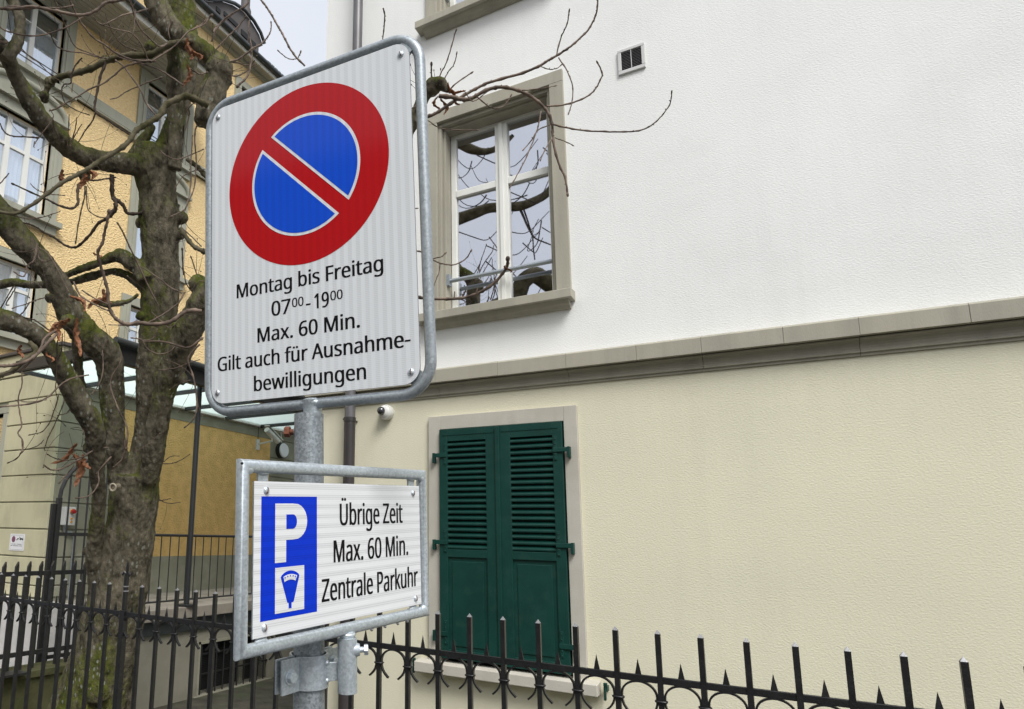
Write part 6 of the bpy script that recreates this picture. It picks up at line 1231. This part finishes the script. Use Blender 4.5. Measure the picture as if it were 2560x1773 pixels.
RT = [
 (D_, [(110, 545), (160, 530), (220, 490), (300, 440), (360, 408), (420, 380), (550, 345), (640, 310), (680, 285), (720, 262), (765, 235), (810, 200), (865, 148), (890, 110), (905, 80), (915, 30), (918, -40)], 4.15, 3.9, 9, 4),
 (D_, [(725, 258), (745, 180), (760, 145), (775, 110), (783, 62)], 3.95, 3.9, 4.5, 4),
 (D_, [(735, 268), (775, 330), (800, 400), (800, 460), (785, 518)], 3.95, 3.9, 4, 3.5),
 (D_, [(650, 308), (690, 322), (720, 320), (742, 308)], 3.98, 3.95, 3, 3),
 (D_, [(180, 445), (240, 450), (290, 462), (330, 458), (360, 440), (420, 412), (480, 405), (550, 420), (610, 450), (660, 490), (690, 530), (705, 575), (708, 620), (715, 680), (740, 770), (765, 820), (778, 893)], 4.12, 3.9, 12, 5),
 (D_, [(680, 492), (760, 487), (830, 466), (880, 440), (905, 415), (920, 390), (938, 345), (920, 298)], 3.95, 3.85, 6, 4.5),
 (D_, [(708, 577), (770, 592), (850, 605), (950, 611), (1060, 611), (1130, 600), (1180, 570), (1220, 530), (1252, 480), (1260, 438)], 3.95, 3.7, 6, 3.5),
 (D_, [(655, 515), (645, 570), (630, 620), (590, 720), (550, 800), (515, 860)], 3.97, 3.8, 5, 3.5),
 (D_, [(695, 578), (640, 605), (610, 650), (577, 690)], 3.95, 3.9, 4, 3.5),
 (D_, [(708, 640), (680, 680), (655, 735)], 3.95, 3.9, 3.5, 3), (D_, [(718, 640), (760, 655), (795, 670)], 3.95, 3.9, 3, 3),
 (D_, [(565, 420), (650, 412), (712, 400)], 4.0, 3.95, 4.5, 2.5), (D_, [(360, 450), (400, 485), (435, 503), (480, 493), (512, 450)], 4.05, 4.0, 4.5, 3.5), (D_, [(420, 412), (400, 430), (340, 470), (310, 440)], 4.05, 4.05, 3.5, 3),
 (D_, [(170, 395), (190, 340), (215, 290), (240, 210), (257, 150)], 4.15, 4.1, 4, 4), (D_, [(190, 400), (220, 340), (250, 300), (262, 257)], 4.15, 4.1, 3.5, 3.5), (D_, [(147, 380), (146, 340), (145, 308)], 4.18, 4.15, 4.5, 5.5),
 (D_, [(215, 430), (270, 380), (325, 342)], 4.15, 4.1, 4.5, 4), (D_, [(125, 555), (180, 592), (250, 603), (350, 604)], 4.2, 4.1, 3.5, 3), (D_, [(120, 470), (60, 500), (0, 560)], 4.2, 4.2, 4, 4),
 (D_, [(60, 1372), (120, 1385), (200, 1387), (280, 1384), (350, 1365), (400, 1340), (440, 1310), (475, 1270), (495, 1240), (500, 1212)], 4.3, 4.1, 8, 8),
 (D_, [(355, 1358), (360, 1335)], 4.2, 4.2, 5, 5), (D_, [(252, 1380), (254, 1352)], 4.2, 4.2, 5, 4),
 (D_, [(60, 1165), (110, 1170), (150, 1202), (190, 1222), (250, 1228), (300, 1205), (325, 1172)], 4.3, 4.2, 5, 4), (D_, [(185, 1222), (182, 1260), (160, 1318)], 4.2, 4.2, 3, 2.5), (D_, [(150, 1200), (190, 1192), (205, 1180)], 4.2, 4.2, 3.5, 4),
 (D_, [(-20, 900), (40, 960), (70, 968)], 4.3, 4.3, 3, 3),
 (P_, [(958, 20), (962, 40), (960, 70), (957, 100)], 4.6, 4.7, 5, 4), 
]
spots = []; FUT = []
for fn, pts, t0, t1, w0, w1, m in TW:
    o, q = twig(fn, pts, t0, t1, w0, w1, m); spots.append((q, m))
for fn, pts, t0, t1, w0, w1 in RT: twig(fn, pts, t0, t1, w0, w1, 'twig')
cand = [(q, m) for q, m in spots if len(q) > 8]
for k in range(52):
    q, m = random.choice(cand); i = random.randrange(3, len(q)-2); p = q[i][0]; d0 = (q[i+1][0]-q[i-1][0]).normalized()
    sdv = (rgt*random.uniform(-1, 1)+upv*random.uniform(-.8, 1)+fwd*random.uniform(-.5, .5)); FUT.append((p, (sdv-d0*sdv.dot(d0)*.4).normalized()))
# short spiky shoots round the knots of the old cuts
def shoot(p, d, ln, r, m='twig', droop=0.0):
    mb = MB(); ps = [p]; dd = d.normalized(); n = 6
    side = Vector((random.uniform(-1, 1), random.uniform(-1, 1), random.uniform(-.2, .5)))*.25
    for i in range(n):
        dd = (dd+side*.35+Vector((0, 0, .22-droop))).normalized(); ps.append(ps[-1]+dd*ln/n)
    rs = [r*(1-.55*i/n) for i in range(n+1)]; rs[2] *= 1.4; rs[4] *= 1.4
    mb.tube(ps, rs, 5); bud(mb, ps[-1], ps[-1]-ps[-2], .016, .0042)
    mb.build('twig', M[m], tree, smooth=60)
for (x, y, t, num, L0, dr) in ((547, 172, T-.5, 9, .35, 0), (376, 118, T-.35, 7, .3, 0), (200, 440, T-.3, 10, .35, .45), (160, 812, T-.75, 6, .3, .4), (200, 1125, T-.45, 10, .22, .2), (1080, 215, 4.17, 5, .16, 0),
                       (112, 238, T-.35, 8, .22, .2), (262, 150, T-.3, 6, .3, 0), (213, 885, T-.25, 6, .2, .1), (170, 1075, T-.55, 6, .25, .4), (490, 700, T-.6, 7, .25, 0), (488, 950, T-.5, 4, .2, .3), (455, 545, T-.1, 4, .3, .1), (30, 100, T-1.1, 4, .3, 0), (235, 765, T-.3, 6, .25, .3), (50, 640, T-1, 3, .25, .2), (243, 1740, T-.35, 10, .06, 0)):
    for k in range(num):
        a = random.uniform(0, 2*PI); d_ = (rgt*math.cos(a)+upv*math.sin(a)+fwd*random.uniform(-.6, .4)).normalized()
        shoot(at(x, y, t)+d_*.03, d_, L0*random.uniform(.5, 1.2), random.uniform(.0014, .0026), random.choice(('twig', 'backlittwig')), dr)
for p, d_ in FUT: shoot(p, d_, random.uniform(.15, .65), random.uniform(.0012, .0020), random.choice(('twig', 'backlittwig')), random.choice((0, 0, .3)))
# withered leaves
def dead_leaf(x, y, t, ln, wd, dirx, curl=.6):
    mb = MB(); n = 9; p = at(x, y, t); d_ = (rgt*dirx-upv).normalized(); sd2 = fwd.cross(d_).normalized(); rows = []
    for i in range(n+1):
        s = i/n; wv = wd*math.sin(PI*(.08+.88*s))**.8*(.75+.25*math.sin(s*23)); c = p+d_*ln*s+fwd*curl*ln*.25*math.sin(s*3)+sd2*.02*math.sin(s*5+x)
        rows.append([c+sd2*wv*u+fwd*(abs(u)*wv*.9+.006*math.sin(s*30+u*3)) for u in (-1, -.5, 0, .5, 1)])
    for a, b in zip(rows, rows[1:]):
        for k in range(4): mb.quad(a[k], a[k+1], b[k+1], b[k])
    for a, b in zip(rows, rows[1:]):
        for k in range(4): mb.quad(*[q+fwd*.0015 for q in (b[k], b[k+1], a[k+1], a[k])])
    mb.tube([rows[i][2]-fwd*.003 for i in range(n+1)], .0018, 4)
    mb.build('dead_leaf', M['deadleaf'], tree)
for a in ((472, 95, T-.45, .16, .035, .0), (468, 160, T-.45, .17, .025, -.1), (485, 120, T-.45, .10, .03, .5), (188, 795, T-.95, .26, .026, .05), (168, 790, T-.95, .18, .028, -1.1), (150, 800, T-.95, .14, .03, -.2),
          (178, 735, T-.9, .15, .022, .9), (150, 425, T-.4, .10, .03, .3), (205, 430, T-.4, .13, .04, -.1), (222, 420, T-.4, .09, .035, .3), (196, 1115, T-.6, .24, .022, -1.6), (185, 1135, T-.6, .24, .042, .1), (200, 1140, T-.6, .12, .03, .6),
          (50, 862, T-1.1, .10, .022, 0), (120, 880, T-1.05, .07, .018, .2), (262, 735, T-.7, .16, .03, -1.2), (250, 728, T-.7, .12, .03, .8), (1118, 208, 4.12, .12, .016, 1.6), (1122, 225, 4.12, .11, .014, 1.0), (1093, 240, 4.12, .09, .014, .05), (1108, 245, 4.12, .10, .015, .2),
          (240, 630, T-.6, .05, .02, .2), (1270, 662, 4.08, .05, .012, .1)):
    dead_leaf(*a)
# cut branch stubs with pale rims
for x, y, t, w_ in ((284, 1218, T-.30, 15),):
    c = at(x, y, t); dd = (-fwd-rgt*.4).normalized()
    cp = [c+(rgt*math.cos(a)+upv*1.15*math.sin(a))*w_*.5*t/F+dd*.01 for a in [2*PI*i/16 for i in range(17)]]
    cr_ = MB().tube(cp, .0075, 6).build('callus_ring', M['callus'], tree, smooth=60); MB().tube([c-dd*.06, c+dd*.008], w_*.5*t/F, 14).build('cut_face', M['cutwood'], cr_)

# ------------------------------------------------------------------ what the window panes and the sign mirror: boughs overhead and the houses across the street
def mir(px, py, tt): q = at(px, py, tt); return Vector((q.x, 2*(WY+.215)-q.y, q.z))
rt = thing('bare_street_tree', 'bare pollarded street tree standing on the pavement behind the viewer', 'tree', (-5.2, -3.2, 0))
def rpath(pts, tt, w0, w1, name='bough', m='limb', n=10):
    o_ = []
    for i, (x, y) in enumerate(pts):
        s = i/(len(pts)-1); o_.append((mir(x, y, tt), (w0+(w1-w0)*s)*.5*tt/F))
    q = smooth_path(o_, 4); mb = MB(); mb.tube([p for p, r in q], [r for p, r in q], n); mb.build(name, M[m], rt, smooth=60); return q
TT = 11.5
q0 = rpath([(1020, 600), (1100, 565), (1152, 545), (1180, 535), (1215, 522), (1260, 520), (1300, 515), (1345, 495), (1372, 470), (1400, 430)], TT, 34, 16)
rpath([(1060, 820), (1150, 800), (1230, 770), (1285, 740), (1300, 705), (1330, 688), (1370, 712), (1420, 740)], TT-.4, 40, 44)
rpath([(1140, 350), (1180, 372), (1215, 380), (1250, 372), (1285, 340)], TT, 26, 10)
rpath([(1290, 520), (1310, 570), (1330, 600), (1375, 618)], TT, 7, 3, 'twig', 'backlittwig', 5)
rpath([(1300, 525), (1320, 590), (1328, 650)], TT, 5, 3, 'twig', 'backlittwig', 5)
for k in range(30):
    x = random.uniform(1130, 1390); y = random.choice((random.uniform(330, 480), random.uniform(480, 620), random.uniform(640, 800))); a = random.uniform(0, 2*PI); L_ = random.uniform(80, 190); b = a+random.uniform(-1, 1)
    x1, y1 = x+L_*math.cos(a)*.6, y+abs(L_*math.sin(a))*.4
    rpath([(x, y), ((x+x1)/2+8, (y+y1)/2+10), (x1, y1), (x1+L_*.4*math.cos(b), y1-L_*.4)], TT+random.uniform(-.8, .8), 3.5, 1.8, 'twig', 'backlittwig', 4)
p0 = q0[0][0]
MB().tube([(-5.2, -3.2, -.1), (-5.15, -3.15, 1.5), (-5.25, -3.1, 3.2), p0+Vector((-.2, 0, -1.2)), p0], [.36, .27, .26, .2, .14], 14).build('trunk', M['bark'], rt, smooth=60)
ob = thing('houses_across_street', 'row of plain houses across the street, seen only mirrored in sign and panes', 'house', (0, -20, 0))
mO = lambda u, d, z: (u, -19-d, z)
holes = []
for k in range(-7, 8):
    for z in (.9, 4.1, 7.2): holes.append((k*3.2-.55, k*3.2+.55, z, z+1.7))
wall(MB(), mO, -26, 26, 0, 11.9, holes, .3, back=False).build('wall', M['annex'], ob)
for h in holes: MB().mbox(mO, h[0], h[1], .2, .22, h[2], h[3]).build('window', M['glass'], ob)
MB().mbox(mO, -26, 26, .3, .35, 0, 11.8).build('dark_interior', M['black'], ob)
MB().prism([(-26.4, -18.4, 11.9), (-26.4, -24, 14.6), (-26.4, -29.5, 11.9)], (52.8, 0, 0)).build('roof', M['roof'], ob)
